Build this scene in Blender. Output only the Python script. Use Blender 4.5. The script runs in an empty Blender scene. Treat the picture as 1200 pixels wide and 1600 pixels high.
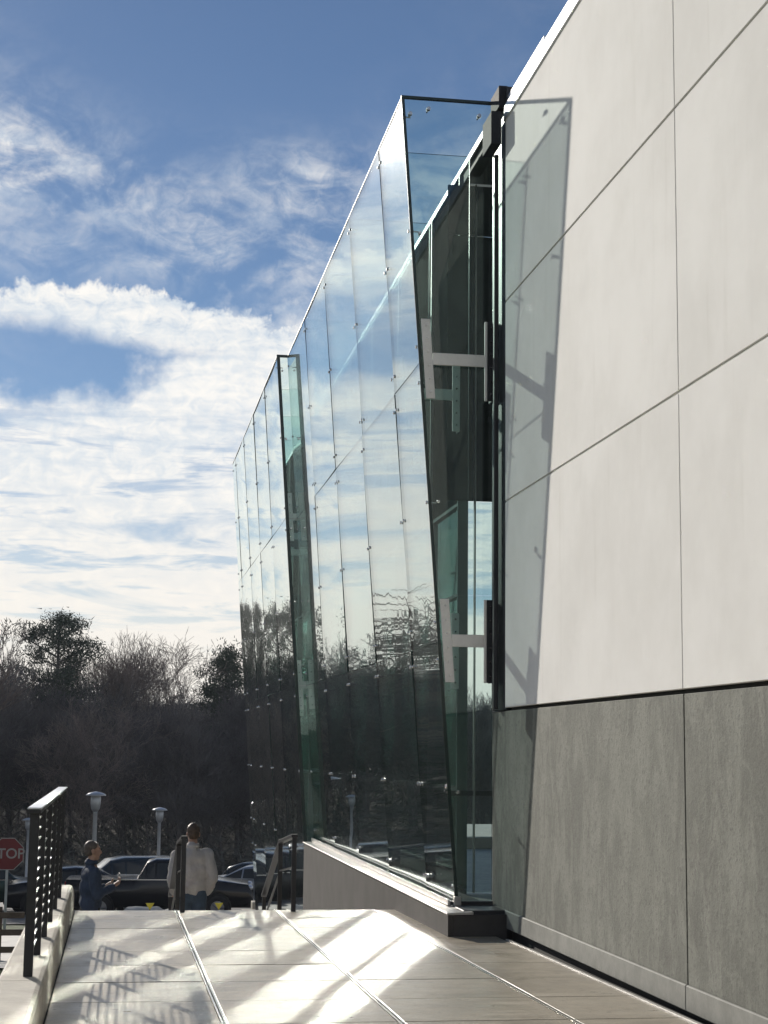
import bpy, bmesh, math, random
from mathutils import Vector, Matrix, noise

# ------------------------------------------------------------------ camera, sky, sun, exposure
scene = bpy.context.scene
C = bpy.context.collection
random.seed(7)
R = math.radians
EYE = 1.6                                   # camera height; heights below are often given from the eye
def Z(h): return h + EYE

cam_d = bpy.data.cameras.new('camera'); cam = bpy.data.objects.new('camera', cam_d); C.objects.link(cam)
cam_d.sensor_fit = 'HORIZONTAL'; cam_d.sensor_width = 36; cam_d.lens = 78
cam_d.clip_start = 0.05; cam_d.clip_end = 3000
cam.matrix_world = Matrix(((0.98739, -0.15792, 0.01106, 0), (-0.033337, -0.13912, 0.989714, 0),
                           (-0.154757, -0.977603, -0.142631, 0), (0, 0, 0, 1)))
m3 = Matrix(((0.9873899, -0.1579204, 0.0110601), (-0.0333367, -0.1391204, 0.9897142), (-0.1547574, -0.9776025, -0.1426306)))
# rows above are the world axes seen from the camera; world X, Y (along the wall), Z
CAMROWS = Matrix(((0.9873899, -0.0333367, -0.1547574), (-0.1579204, -0.1391204, -0.9776025), (0.0110601, 0.9897142, -0.1426306)))
cam.matrix_world = Matrix.Translation((0, 0, EYE)) @ CAMROWS.to_4x4()
scene.camera = cam

SUN_TRAVEL = Vector((1.021, -3.125, -1.2)).normalized()
SUN_AZ = math.atan2(-SUN_TRAVEL.x, -SUN_TRAVEL.y)     # from +Y towards +X
SUN_EL = math.asin(-SUN_TRAVEL.z)
sun_d = bpy.data.lights.new('sun', 'SUN'); sun_d.energy = 4.8; sun_d.angle = R(0.53); sun_d.color = (1, 0.93, 0.83)
sun = bpy.data.objects.new('sun', sun_d); C.objects.link(sun)
sun.rotation_euler = SUN_TRAVEL.to_track_quat('-Z', 'Y').to_euler(); sun.location = (-20, 60, 40)

scene.view_settings.view_transform = 'Standard'; scene.view_settings.look = 'None'
scene.view_settings.exposure = 0.0; scene.view_settings.gamma = 1; scene.view_settings.use_curve_mapping = False
cy = scene.cycles
cy.max_bounces = 8; cy.diffuse_bounces = 3; cy.glossy_bounces = 5; cy.transmission_bounces = 4; cy.transparent_max_bounces = 40
cy.blur_glossy = 0.0; cy.caustics_reflective = True; cy.caustics_refractive = False
cy.sample_clamp_indirect = 0; cy.sample_clamp_direct = 5; cy.use_guiding = True; cy.use_surface_guiding = True; cy.guiding_training_samples = 128; cy.use_denoising = True
try: cy.denoiser = 'OPENIMAGEDENOISE'
except Exception: pass

class G:                                     # tiny node helper
    def __init__(s, nt): s.nt = nt; nt.nodes.clear()
    def n(s, t, **k):
        nd = s.nt.nodes.new(t)
        for a, v in k.items():
            if a.startswith('_'): setattr(nd, a[1:], v)
        return nd
    def l(s, a, b): s.nt.links.new(a, b)
    def set(s, sock, v):
        if isinstance(v, bpy.types.NodeSocket): s.l(v, sock)
        else: sock.default_value = v
    def m(s, op, a, b=0.0, c=0.0, clamp=False):
        nd = s.n('ShaderNodeMath', _operation=op, _use_clamp=clamp)
        s.set(nd.inputs[0], a); s.set(nd.inputs[1], b)
        if op in ('MULTIPLY_ADD', 'SMOOTH_MIN', 'WRAP'): s.set(nd.inputs[2], c)
        return nd.outputs[0]
    def ss(s, v, lo, hi, a=0.0, b=1.0):      # smoothstep
        nd = s.n('ShaderNodeMapRange', _interpolation_type='SMOOTHSTEP')
        s.set(nd.inputs['Value'], v)
        for k, q in (('From Min', lo), ('From Max', hi), ('To Min', a), ('To Max', b)): s.set(nd.inputs[k], q)
        return nd.outputs[0]
    def mix(s, f, a, b, blend='MIX'):
        nd = s.n('ShaderNodeMix', _data_type='RGBA', _blend_type=blend)
        s.set(nd.inputs[0], f); s.set(nd.inputs[6], a if isinstance(a, bpy.types.NodeSocket) else (*a, 1))
        s.set(nd.inputs[7], b if isinstance(b, bpy.types.NodeSocket) else (*b, 1))
        return nd.outputs[2]
    def noise(s, vec, scale, detail=4, rough=.55, dist=0.0):
        nd = s.n('ShaderNodeTexNoise'); s.l(vec, nd.inputs['Vector'])
        nd.inputs['Scale'].default_value = scale; nd.inputs['Detail'].default_value = detail
        nd.inputs['Roughness'].default_value = rough; nd.inputs['Distortion'].default_value = dist
        return nd.outputs['Fac']
    def scalev(s, vec, sc, loc=(0, 0, 0)):
        nd = s.n('ShaderNodeMapping'); s.l(vec, nd.inputs[0]); nd.inputs['Scale'].default_value = sc; nd.inputs['Location'].default_value = loc
        return nd.outputs[0]

def build_world():
    w = bpy.data.worlds.new('World'); scene.world = w; w.use_nodes = True
    g = G(w.node_tree)
    tc = g.n('ShaderNodeTexCoord'); sep = g.n('ShaderNodeSeparateXYZ'); g.l(tc.outputs['Generated'], sep.inputs[0])
    x, y, z = sep.outputs
    az = g.m('MULTIPLY', g.m('ARCTAN2', x, y), 57.2958); el = g.m('MULTIPLY', g.m('ARCSINE', z), 57.2958)
    sky = g.n('ShaderNodeTexSky', _sky_type='NISHITA', _sun_disc=False, _sun_elevation=SUN_EL, _sun_rotation=SUN_AZ,
              _air_density=1.0, _dust_density=0.1, _ozone_density=5.0, _altitude=600)
    # cloud coordinates: degrees of azimuth and elevation (y stretched so that clouds lie in long banks)
    cb = g.n('ShaderNodeCombineXYZ'); g.l(az, cb.inputs[0]); g.l(el, cb.inputs[1])
    A = cb.outputs[0]
    warp = g.noise(A, .35, 5, .6)
    n_streak = g.noise(g.scalev(A, (.10, .62, 1)), 1.0, 6, .6, .6)
    n_streak2 = g.noise(g.scalev(A, (.22, 1.5, 1), (7, 3, 0)), 1.0, 5, .6, .4)
    n_wisp = g.noise(g.scalev(A, (.26, .44, 1), (3.1, 1.2, 0)), 1.0, 8, .56, 1.0)
    n_fine = g.noise(g.scalev(A, (1.3, 1.7, 1)), 1.0, 8, .65, .6)
    n_puff = g.noise(g.scalev(A, (2.3, 2.0, 1), (1, 5, 0)), 1.0, 6, .6, .2)
    # low bank: almost closed cover below about 13 degrees with bluish streaks
    top = g.m('ADD', 12.9, g.m('MULTIPLY', g.m('SUBTRACT', warp, .5), 5.0))
    top = g.m('ADD', top, g.ss(az, -1.5, 4.0, -0.75, 2.2))
    low = g.ss(g.m('SUBTRACT', top, el), -.4, 1.3)
    hole = g.m('MULTIPLY', g.ss(n_streak, .50, .66), g.ss(el, 12.2, 10.2))
    hole2 = g.m('MULTIPLY', g.ss(n_streak2, .52, .66), g.m('MULTIPLY', g.ss(el, 11.5, 9.8), .75))
    hole = g.m('MAXIMUM', hole, hole2)
    hole = g.m('MULTIPLY', hole, g.m('MULTIPLY', g.ss(el, 2.5, 5.5), .85))
    low = g.m('MULTIPLY', low, g.m('SUBTRACT', 1.0, hole))
    # long puffy bank between 13.8 and 15.6 degrees with a crisp crenellated top
    pj = g.m('ADD', g.m('MULTIPLY', g.m('SUBTRACT', n_puff, .5), 1.2), g.m('MULTIPLY', g.m('SUBTRACT', n_wisp, .5), 1.8))
    dip = g.m('MULTIPLY', g.ss(az, 0.5, 7.0), -1.1)
    b_top = g.m('ADD', g.m('ADD', 15.55, pj), dip)
    b_bot = g.m('ADD', g.m('ADD', 14.35, g.m('MULTIPLY', g.m('SUBTRACT', warp, .5), 1.6)), g.m('MULTIPLY', g.ss(az, -4.5, 2.5), -.9))
    band = g.m('MULTIPLY', g.ss(el, g.m('ADD', b_top, .16), g.m('SUBTRACT', b_top, .28)), g.ss(g.m('SUBTRACT', el, b_bot), -.5, .45))
    band = g.m('MULTIPLY', band, g.ss(n_fine, .22, .5, .72, 1.0))
    # wisps between 15 and 22 degrees, tied to a slow mask
    def blob(a0, e0, sa, se, amp):
        da = g.m('DIVIDE', g.m('SUBTRACT', az, a0), sa); de = g.m('DIVIDE', g.m('SUBTRACT', el, e0), se)
        r2 = g.m('ADD', g.m('MULTIPLY', da, da), g.m('MULTIPLY', de, de))
        return g.m('MULTIPLY', g.m('EXPONENT', g.m('MULTIPLY', r2, -1.0)), amp)
    msk = blob(-5.5, 19.6, 4.2, 1.7, 1.05)
    for q in ((0.0, 18.6, 3.0, 1.1, .62), (2.3, 17.3, 1.8, 1.0, .75), (5.6, 19.4, 2.2, 1.1, .72), (7.5, 17.2, 2.6, 1.7, .85),
              (3.3, 16.2, 3.6, .8, .45), (-2.6, 16.6, 2.4, .7, .35), (13, 18, 5, 2.5, .7), (-15, 20, 7, 4, 1.2), (-15, 15, 7, 2.5, 1.2),
              (30, 22, 10, 5, .7), (-40, 26, 14, 5, .7), (5, 36, 20, 4, .35)):
        msk = g.m('ADD', msk, blob(*q))
    w2 = g.m('ADD', g.m('MULTIPLY', n_wisp, .76), g.m('MULTIPLY', n_fine, .24))
    wisp = g.m('MULTIPLY', g.ss(w2, .36, .66), g.m('MINIMUM', msk, 1.0))
    wisp = g.m('MULTIPLY', wisp, .85)
    # behind the camera: scattered cloud everywhere
    back = g.m('MULTIPLY', g.ss(y, .25, -.3), g.ss(n_streak, .46, .64))
    back = g.m('MULTIPLY', back, g.ss(el, 65, 30, 0, .7))
    dens = g.m('MAXIMUM', g.m('MAXIMUM', low, band), g.m('MAXIMUM', wisp, back))
    shade = g.m('ADD', g.m('MULTIPLY', n_streak2, .35), g.m('MULTIPLY', n_fine, .45))
    ccol = g.mix(g.ss(shade, .28, .52), (.70, .77, .84), (1.02, .99, .94))
    warm = g.mix(g.ss(el, 11, 2.5), ccol, (1.0, .95, .87))
    bg1 = g.n('ShaderNodeBackground'); hs = g.n('ShaderNodeHueSaturation'); hs.inputs['Saturation'].default_value = 0.93; g.l(sky.outputs[0], hs.inputs['Color']); g.l(hs.outputs[0], bg1.inputs[0]); bg1.inputs[1].default_value = 0.072
    bg2 = g.n('ShaderNodeBackground'); g.l(warm, bg2.inputs[0]); bg2.inputs[1].default_value = 1.0
    mx = g.n('ShaderNodeMixShader'); g.l(dens, mx.inputs[0]); g.l(bg1.outputs[0], mx.inputs[1]); g.l(bg2.outputs[0], mx.inputs[2])
    o = g.n('ShaderNodeOutputWorld'); g.l(mx.outputs[0], o.inputs[0])
    w.cycles.sampling_method = 'MANUAL'; w.cycles.sample_map_resolution = 1024
build_world()

# ------------------------------------------------------------------ materials
def new_mat(name):
    m = bpy.data.materials.new(name); m.use_nodes = True
    return m, G(m.node_tree)
def bsdf(g, col, rough=.6, metal=0.0, spec=.5, bump=None, bstr=.2, bdist=.01):
    p = g.n('ShaderNodeBsdfPrincipled'); o = g.n('ShaderNodeOutputMaterial'); g.l(p.outputs[0], o.inputs[0])
    g.set(p.inputs['Base Color'], col if isinstance(col, bpy.types.NodeSocket) else (*col, 1))
    g.set(p.inputs['Roughness'], rough); g.set(p.inputs['Metallic'], metal); g.set(p.inputs['Specular IOR Level'], spec)
    if bump is not None:
        b = g.n('ShaderNodeBump'); g.l(bump, b.inputs['Height']); b.inputs['Strength'].default_value = bstr; b.inputs['Distance'].default_value = bdist
        g.l(b.outputs[0], p.inputs['Normal'])
    return p
def objvec(g, per_object=False):
    tc = g.n('ShaderNodeTexCoord'); v = tc.outputs['Object']
    if per_object:
        oi = g.n('ShaderNodeObjectInfo'); mul = g.n('ShaderNodeVectorMath', _operation='MULTIPLY_ADD')
        cb = g.n('ShaderNodeCombineXYZ')
        for i in range(3): g.l(oi.outputs['Random'], cb.inputs[i])
        g.l(cb.outputs[0], mul.inputs[0]); mul.inputs[1].default_value = (37, 53, 71); g.l(v, mul.inputs[2]); v = mul.outputs[0]
    return v
def simple(name, col, rough=.6, metal=0.0, var=.25, scale=6.0, spec=.5, bstr=.15, bdist=.004, rvar=.12):
    m, g = new_mat(name); v = objvec(g, True)
    n = g.noise(v, scale, 6, .6); n2 = g.noise(v, scale * 7, 4, .6)
    f = g.ss(g.m('ADD', g.m('MULTIPLY', n, .7), g.m('MULTIPLY', n2, .3)), .3, .7)
    c = g.mix(f, [a * (1 - var) for a in col], [min(1, a * (1 + var * .6)) for a in col])
    bsdf(g, c, g.m('ADD', rough - rvar / 2, g.m('MULTIPLY', n2, rvar)), metal, spec, n2, bstr, bdist)
    return m

def mat_white():
    m, g = new_mat('white_wall_finish'); v = objvec(g, True)
    big = g.noise(v, .9, 5, .6); fine = g.noise(v, 60, 4, .6); mid = g.noise(v, 6, 5, .6)
    drip = g.noise(g.scalev(v, (1, 3.2, .22)), 1.6, 5, .6)
    c = g.mix(g.ss(big, .3, .7), (.735, .72, .685), (.825, .812, .78))
    c = g.mix(g.ss(drip, .56, .75, 0, .28), c, (.60, .58, .53))
    c = g.mix(g.ss(mid, .35, .7, 0, .12), c, (.87, .86, .83))
    bsdf(g, c, .85, 0, .25, g.m('ADD', fine, g.m('MULTIPLY', mid, 3)), .25, .0016); return m
def mat_grey():
    m, g = new_mat('cast_grey_concrete'); v = objvec(g, True)
    big = g.noise(v, .9, 6, .65, .5); stre = g.noise(g.scalev(v, (1, 2.3, .9)), 1.5, 9, .66, .6)
    blot = g.noise(g.scalev(v, (1, 1.9, 1.2), (5, 0, 3)), 2.4, 9, .74, .6); fine = g.noise(v, 70, 4, .7); pit = g.noise(v, 26, 3, .6, .4)
    c = g.mix(g.ss(stre, .40, .60), (.108, .113, .094), (.192, .197, .168))
    c = g.mix(g.ss(blot, .5, .66, 0, .6), c, (.092, .09, .076))
    c = g.mix(g.ss(blot, .46, .30, 0, .55), c, (.235, .24, .20))
    c = g.mix(g.ss(big, .48, .72, 0, .55), c, (.215, .22, .185))
    c = g.mix(g.ss(pit, .56, .64, 0, .65), c, (.08, .08, .07)); st3 = g.noise(v, 5.5, 9, .75, .6); c = g.mix(g.ss(st3, .52, .64, 0, .45), c, (.10, .10, .085)); c = g.mix(g.ss(st3, .46, .36, 0, .4), c, (.23, .235, .20))
    c = g.mix(g.ss(fine, .3, .7, 0, .28), c, (.215, .215, .185))
    bsdf(g, c, .8, 0, .25, g.m('ADD', fine, g.m('MULTIPLY', pit, 2)), .5, .003); return m
def mat_paving():
    m, g = new_mat('stone_paving'); v = objvec(g, True)
    big = g.noise(v, 1.1, 5, .6); st = g.noise(g.scalev(v, (1.2, 7, 1)), 1.6, 7, .65, .5); fine = g.noise(v, 70, 4, .7)
    oi = g.n('ShaderNodeObjectInfo')
    c = g.mix(g.ss(st, .3, .7), (.31, .265, .195), (.46, .405, .315))
    c = g.mix(g.ss(big, .45, .7, 0, .55), c, (.25, .215, .165))
    c = g.mix(g.m('MULTIPLY', oi.outputs['Random'], .35), c, (.50, .44, .35))
    c = g.mix(g.ss(fine, .46, .72, 0, .5), c, (.15, .13, .10)); sp = g.noise(v, 9, 6, .75, .4); c = g.mix(g.ss(sp, .55, .68, 0, .6), c, (.16, .135, .10)); bl = g.noise(v, 2.2, 7, .7, .8); c = g.mix(g.ss(bl, .52, .66, 0, .4), c, (.22, .185, .14))
    r = g.ss(g.m('ADD', g.m('MULTIPLY', g.noise(v, 3.5, 6, .7), .6), g.m('MULTIPLY', st, .4)), .36, .64, .27, .5)
    bsdf(g, c, r, 0, .75, g.m('ADD', fine, g.m('MULTIPLY', st, 3)), .22, .0022); return m
def mat_glass(name, tint, rgain=1.0, haze=.02):
    m, g = new_mat(name)
    geo = g.n('ShaderNodeNewGeometry'); d = g.n('ShaderNodeVectorMath', _operation='DOT_PRODUCT')
    g.l(geo.outputs['Incoming'], d.inputs[0]); g.l(geo.outputs['Normal'], d.inputs[1])
    cs = g.m('ABSOLUTE', d.outputs['Value'])
    f = g.m('ADD', .04, g.m('MULTIPLY', .96, g.m('POWER', g.m('SUBTRACT', 1.0, cs), 5.0)))
    f = g.m('MULTIPLY', f, rgain, clamp=True)
    v = objvec(g, True)
    n = g.noise(g.scalev(v, (1, 1, .35)), .9, 3, .5); b = g.n('ShaderNodeBump'); b.inputs['Strength'].default_value = .04; b.inputs['Distance'].default_value = .01; g.l(n, b.inputs['Height'])
    dirt = g.noise(v, 3.5, 7, .7)
    tr = g.n('ShaderNodeBsdfTransparent'); tr.inputs[0].default_value = (*tint, 1)
    gl = g.n('ShaderNodeBsdfGlossy'); gl.inputs[0].default_value = (.91, .98, .96, 1); gl.inputs['Roughness'].default_value = 0.0; g.l(b.outputs[0], gl.inputs['Normal'])
    df = g.n('ShaderNodeBsdfDiffuse'); df.inputs[0].default_value = (.6, .62, .6, 1)
    m1 = g.n('ShaderNodeMixShader'); g.l(g.ss(dirt, .5, .8, .004, .035), m1.inputs[0]); g.l(tr.outputs[0], m1.inputs[1]); g.l(df.outputs[0], m1.inputs[2])
    gh = g.n('ShaderNodeBsdfGlossy'); gh.inputs[0].default_value = (1, 1, 1, 1); gh.inputs['Roughness'].default_value = 0.13
    film = g.n('ShaderNodeMixShader'); g.l(g.ss(dirt, .3, .7, haze * .8, haze * 1.2), film.inputs[0]); g.l(gl.outputs[0], film.inputs[1]); g.l(gh.outputs[0], film.inputs[2])
    mx = g.n('ShaderNodeMixShader'); g.l(f, mx.inputs[0]); g.l(m1.outputs[0], mx.inputs[1]); g.l(film.outputs[0], mx.inputs[2])
    o = g.n('ShaderNodeOutputMaterial'); g.l(mx.outputs[0], o.inputs[0]); return m

M = {}
M['white'] = mat_white(); M['grey'] = mat_grey(); M['paving'] = mat_paving()
M['glass'] = mat_glass('clear_screen_glass', (.925, .96, .955), 1.45, .16)
M['fin_glass'] = mat_glass('fin_glass', (.89, .945, .935))
M['clear_pane'] = mat_glass('clear_lobby_glass', (.93, .97, .96))
M['facade_glass'] = mat_glass('facade_glass', (.36, .41, .40), 2.0)
M['glass_edge'] = simple('glass_edge', (.012, .03, .026), .25, 0, .2, 4)
M['coping'] = simple('brushed_metal_coping', (.78, .78, .78), .36, 1.0, .08, 5, bstr=.05, bdist=.001)
M['steel'] = simple('painted_steel_plate', (.80, .765, .72), .38, .25, .08, 4)
M['bolt'] = simple('stainless_bolt', (.55, .55, .54), .22, 1.0, .1, 9)
M['dark_steel'] = simple('dark_steel', (.022, .023, .027), .45, .0, .3, 7)
M['hopper'] = simple('matt_dark_metal', (.04, .042, .05), .75, 0, .2, 6, spec=.08)
M['black_paint'] = simple('black_railing_paint', (.018, .018, .021), .33, .0, .3, 9)
M['spandrel'] = simple('dark_spandrel', (.03, .034, .032), .85, 0, .35, 1.6, spec=0)
M['mullion'] = simple('aluminium_mullion', (.16, .17, .168), .42, .5, .08, 3, bstr=0)
M['mirror'] = simple('reflective_coated_glass', (.62, .70, .68), .03, 1.0, .04, .6, rvar=.02, bstr=.02)
M['sealant'] = simple('grey_sealant', (.60, .585, .54), .8, 0, .15, 9)
M['black_gap'] = simple('dark_joint', (.02, .019, .016), .8, 0, .3, 9)
M['ledge'] = simple('smooth_grey_precast', (.20, .202, .178), .75, 0, .25, 5, bstr=.2)
M['plinth'] = simple('brown_grey_plinth', (.072, .067, .063), .85, 0, .2, 1.6, spec=.15)
M['sill'] = simple('pale_metal_sill', (.46, .445, .415), .4, .35, .18, 6)
M['concrete'] = simple('pale_concrete', (.35, .32, .265), .75, 0, .22, 3.0, bstr=.35)
M['strip'] = simple('steel_strip', (.72, .71, .68), .3, 1.0, .1, 12)
M['interior'] = simple('interior_wall', (.10, .105, .10), .8, 0, .3, .8)
M['interior_pale'] = simple('interior_pale_column', (.42, .47, .44), .7, 0, .15, 1)
M['grass'] = simple('lawn', (.075, .105, .03), .9, 0, .5, 14, bstr=.6, bdist=.02)
M['litter'] = simple('leaf_litter', (.11, .108, .10), .95, 0, .6, 2.2, spec=.1, bstr=.8, bdist=.1)
M['asphalt'] = simple('asphalt', (.055, .055, .057), .7, 0, .3, 4, bstr=.4)
M['path'] = simple('pale_path', (.50, .48, .44), .6, 0, .2, 3)
M['bark'] = simple('bark', (.15, .14, .135), .92, 0, .4, 3, spec=.1)
M['bark_grey'] = simple('grey_bark', (.17, .155, .15), .92, 0, .4, 3, spec=.1)
M['twig'] = simple('twigs', (.14, .132, .132), .95, 0, .45, .6, spec=.05)
M['twig_warm'] = simple('warm_twigs', (.25, .21, .19), .95, 0, .45, .6, spec=.05)
M['needle'] = simple('pine_needles', (.06, .08, .055), .85, 0, .5, .8, spec=.1)
M['brush'] = simple('undergrowth', (.115, .122, .11), .95, 0, .75, .5, spec=.05)
M['wood'] = simple('weathered_wood', (.11, .085, .06), .8, 0, .35, 5)
M['car_black'] = simple('black_car_paint', (.012, .013, .016), .2, .2, .15, 1, rvar=.04, bstr=0)
M['car_blue'] = simple('dark_blue_car_paint', (.03, .045, .06), .2, .3, .1, 1, rvar=.04, bstr=0)
M['car_silver'] = simple('silver_car_paint', (.38, .40, .42), .25, .6, .08, 1, rvar=.04, bstr=0)
M['car_green'] = simple('green_car_paint', (.02, .05, .04), .22, .3, .1, 1, rvar=.04, bstr=0)
M['car_glass'] = simple('car_window', (.012, .016, .018), .08, 0, .1, 1, rvar=.02, bstr=0)
M['chrome'] = simple('chrome_trim', (.7, .7, .7), .15, 1, .05, 3)
M['tyre'] = simple('tyre_rubber', (.015, .015, .015), .8, 0, .2, 9)
M['rim'] = simple('wheel_rim', (.35, .35, .36), .3, .9, .1, 9)
M['lamp_lens'] = simple('headlamp_lens', (.6, .62, .65), .12, .5, .1, 9)
M['red_lens'] = simple('tail_lamp_lens', (.25, .01, .01), .2, 0, .1, 9)
M['red'] = simple('stop_sign_red', (.17, .018, .021), .6, 0, .12, 2)
M['sign_white'] = simple('sign_white', (.36, .34, .33), .45, 0, .1, 2)
M['galv'] = simple('galvanised_post', (.42, .44, .46), .45, .5, .12, 5)
M['lamp_cap'] = simple('lamp_cap', (.55, .56, .57), .35, .6, .1, 5)
M['yellow'] = simple('yellow_marker', (.75, .62, .05), .5, 0, .1, 3)
M['rock'] = simple('pale_rock', (.60, .58, .54), .85, 0, .2, 4, bstr=.5)
M['skin'] = simple('skin', (.42, .25, .18), .55, 0, .1, 12)
M['hair_brown'] = simple('brown_hair', (.085, .052, .032), .6, 0, .4, 30)
M['hair_grey'] = simple('greying_hair', (.12, .095, .075), .6, 0, .4, 30)
M['jacket_blue'] = simple('navy_jacket_cloth', (.04, .058, .10), .8, 0, .25, 9, bstr=.3)
M['jacket_tan'] = simple('pale_grey_jacket_cloth', (.50, .465, .44), .85, 0, .15, 7, bstr=.3)
M['jeans'] = simple('denim', (.06, .09, .13), .85, 0, .25, 14, bstr=.3)
M['trousers'] = simple('dark_trousers', (.03, .03, .035), .85, 0, .2, 9)
M['shoe'] = simple('dark_shoes', (.02, .018, .016), .5, 0, .2, 9)
M['phone'] = simple('phone_shell', (.01, .01, .012), .5, 0, .1, 9)

# ------------------------------------------------------------------ mesh helpers
class MB:
    def __init__(s): s.v = []; s.f = []; s.mi = []
    def quad(s, pts, mi=0):
        b = len(s.v); s.v += [tuple(p) for p in pts]; s.f.append(tuple(range(b, b + len(pts)))); s.mi.append(mi)
    def hexa(s, p, mi=0, side=None):        # p: 8 points, bottom 4 ccw then top 4
        b = len(s.v); s.v += [tuple(q) for q in p]
        fs = [(3, 2, 1, 0), (4, 5, 6, 7), (0, 1, 5, 4), (1, 2, 6, 5), (2, 3, 7, 6), (3, 0, 4, 7)]
        for i, q in enumerate(fs):
            s.f.append(tuple(b + k for k in q)); s.mi.append(side[i] if side else mi)
    def box(s, x0, x1, y0, y1, z0, z1, mi=0, side=None):
        s.hexa([(x0, y0, z0), (x1, y0, z0), (x1, y1, z0), (x0, y1, z0), (x0, y0, z1), (x1, y0, z1), (x1, y1, z1), (x0, y1, z1)], mi, side)
    def tube(s, a, b, r0, r1=None, n=8, mi=0, cap=True):
        r1 = r0 if r1 is None else r1; a = Vector(a); b = Vector(b); d = (b - a)
        if d.length < 1e-6: return
        d.normalize(); u = d.orthogonal().normalized(); w = d.cross(u); k = len(s.v)
        for (c, r) in ((a, r0), (b, r1)):
            for i in range(n):
                t = 2 * math.pi * i / n; s.v.append(tuple(c + (u * math.cos(t) + w * math.sin(t)) * r))
        for i in range(n):
            j = (i + 1) % n; s.f.append((k + i, k + j, k + n + j, k + n + i)); s.mi.append(mi)
        if cap:
            s.f.append(tuple(k + i for i in range(n - 1, -1, -1))); s.mi.append(mi)
            s.f.append(tuple(k + n + i for i in range(n))); s.mi.append(mi)
    def lathe(s, c, prof, n=16, mi=0):      # prof: (r, z) list
        k = len(s.v); c = Vector(c)
        for r, z in prof:
            for i in range(n):
                t = 2 * math.pi * i / n; s.v.append((c.x + r * math.cos(t), c.y + r * math.sin(t), c.z + z))
        for j in range(len(prof) - 1):
            for i in range(n):
                q = (i + 1) % n; s.f.append((k + j * n + i, k + j * n + q, k + (j + 1) * n + q, k + (j + 1) * n + i)); s.mi.append(mi)
        s.f.append(tuple(k + i for i in range(n - 1, -1, -1))); s.mi.append(mi)
        s.f.append(tuple(k + (len(prof) - 1) * n + i for i in range(n))); s.mi.append(mi)
    def ell(s, c, r, nu=16, nv=10, mi=0, rot=None):
        k = len(s.v); c = Vector(c)
        for j in range(nv + 1):
            ph = math.pi * j / nv
            for i in range(nu):
                t = 2 * math.pi * i / nu
                p = Vector((r[0] * math.sin(ph) * math.cos(t), r[1] * math.sin(ph) * math.sin(t), r[2] * math.cos(ph)))
                if rot: p = rot @ p
                s.v.append(tuple(c + p))
        for j in range(nv):
            for i in range(nu):
                q = (i + 1) % nu; s.f.append((k + j * nu + i, k + (j + 1) * nu + i, k + (j + 1) * nu + q, k + j * nu + q)); s.mi.append(mi)
    def mesh(s, name, mats, smooth=False):
        me = bpy.data.meshes.new(name); me.from_pydata(s.v, [], s.f)
        for m in (mats if isinstance(mats, (list, tuple)) else [mats]): me.materials.append(m)
        me.polygons.foreach_set('material_index', s.mi)
        if smooth: me.polygons.foreach_set('use_smooth', [True] * len(s.f))
        me.update(); return me
    def build(s, name, mats, parent=None, smooth=False, bevel=0, loc=None):
        me = s.mesh(name, mats, smooth)
        if bevel:
            bm = bmesh.new(); bm.from_mesh(me)
            bmesh.ops.remove_doubles(bm, verts=bm.verts, dist=1e-5)
            bmesh.ops.bevel(bm, geom=list(bm.edges), offset=bevel, segments=1, affect='EDGES', profile=.7)
            bm.to_mesh(me); bm.free()
        return put(name, me, parent, loc)
def put(name, me, parent=None, loc=None):
    o = bpy.data.objects.new(name, me); C.objects.link(o)
    if parent: o.parent = parent
    if loc: o.location = loc
    return o
def tag(o, label=None, cat=None, group=None, kind=None):
    if label: o['label'] = label
    if cat: o['category'] = cat
    if group: o['group'] = group
    if kind: o['kind'] = kind
    return o
def empty(name, loc, label, cat, group=None, rz=0):
    o = bpy.data.objects.new(name, None); C.objects.link(o); o.location = loc; o.rotation_euler.z = rz; o.empty_display_size = .2
    return tag(o, label, cat, group)
def boxpart(name, mat, parent, x0, x1, y0, y1, z0, z1, bevel=0):
    mb = MB(); mb.box(x0, x1, y0, y1, z0, z1); return mb.build(name, mat, parent, bevel=bevel)
def copy_tree(o, parent=None):
    c = o.copy(); C.objects.link(c)
    if parent: c.parent = parent
    for ch in o.children: copy_tree(ch, c)
    return c

# ------------------------------------------------------------------ terrain
SL = .0105
KN = [(-60, -2.0), (10, -2.0), (17, -2.3), (21, -2.98), (24, -3.02), (50, -4.86), (68, -5.95), (90, -7.2), (104, -6.2), (135, .6), (160, 3.6), (200, 4.6), (500, 8), (1500, 12)]
def ground_h(y):
    for (a, ha), (b, hb) in zip(KN, KN[1:]):
        if y <= b: return ha + (hb - ha) * (y - a) / (b - a)
    return KN[-1][1]
def terrain_z(x, y):
    h = ground_h(y)
    if y > 92:
        k = min(1, (y - 92) / 25); h += k * (1.3 * noise.noise(Vector((x * .05, y * .05, 3))) + .6 * noise.noise(Vector((x * .2, y * .2, 1))))
        h += k * .02 * max(0, -x)
    return Z(h)
xs = [-900, -500, -250, -120] + [i for i in range(-80, 81, 4)] + [120, 250, 500, 900]
ys = [-300, -60, 0, 10, 17, 21, 24, 30, 37, 44, 50, 56, 62, 68, 75, 82, 90, 92] + [94 + 3 * i for i in range(24)] + [170, 180, 200, 260, 350, 500, 900, 1500]
mb = MB(); mb.v = [(x, y, terrain_z(x, y)) for y in ys for x in xs]
for j in range(len(ys) - 1):
    for i in range(len(xs) - 1):
        k = j * len(xs) + i; mb.f.append((k, k + 1, k + 1 + len(xs), k + len(xs))); mb.mi.append(1 if ys[j] >= 88 else 0)
tag(mb.build('ground', [M['grass'], M['litter']], smooth=True), 'grassy ground falling away to a leaf strewn wooded slope', kind='structure')
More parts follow.
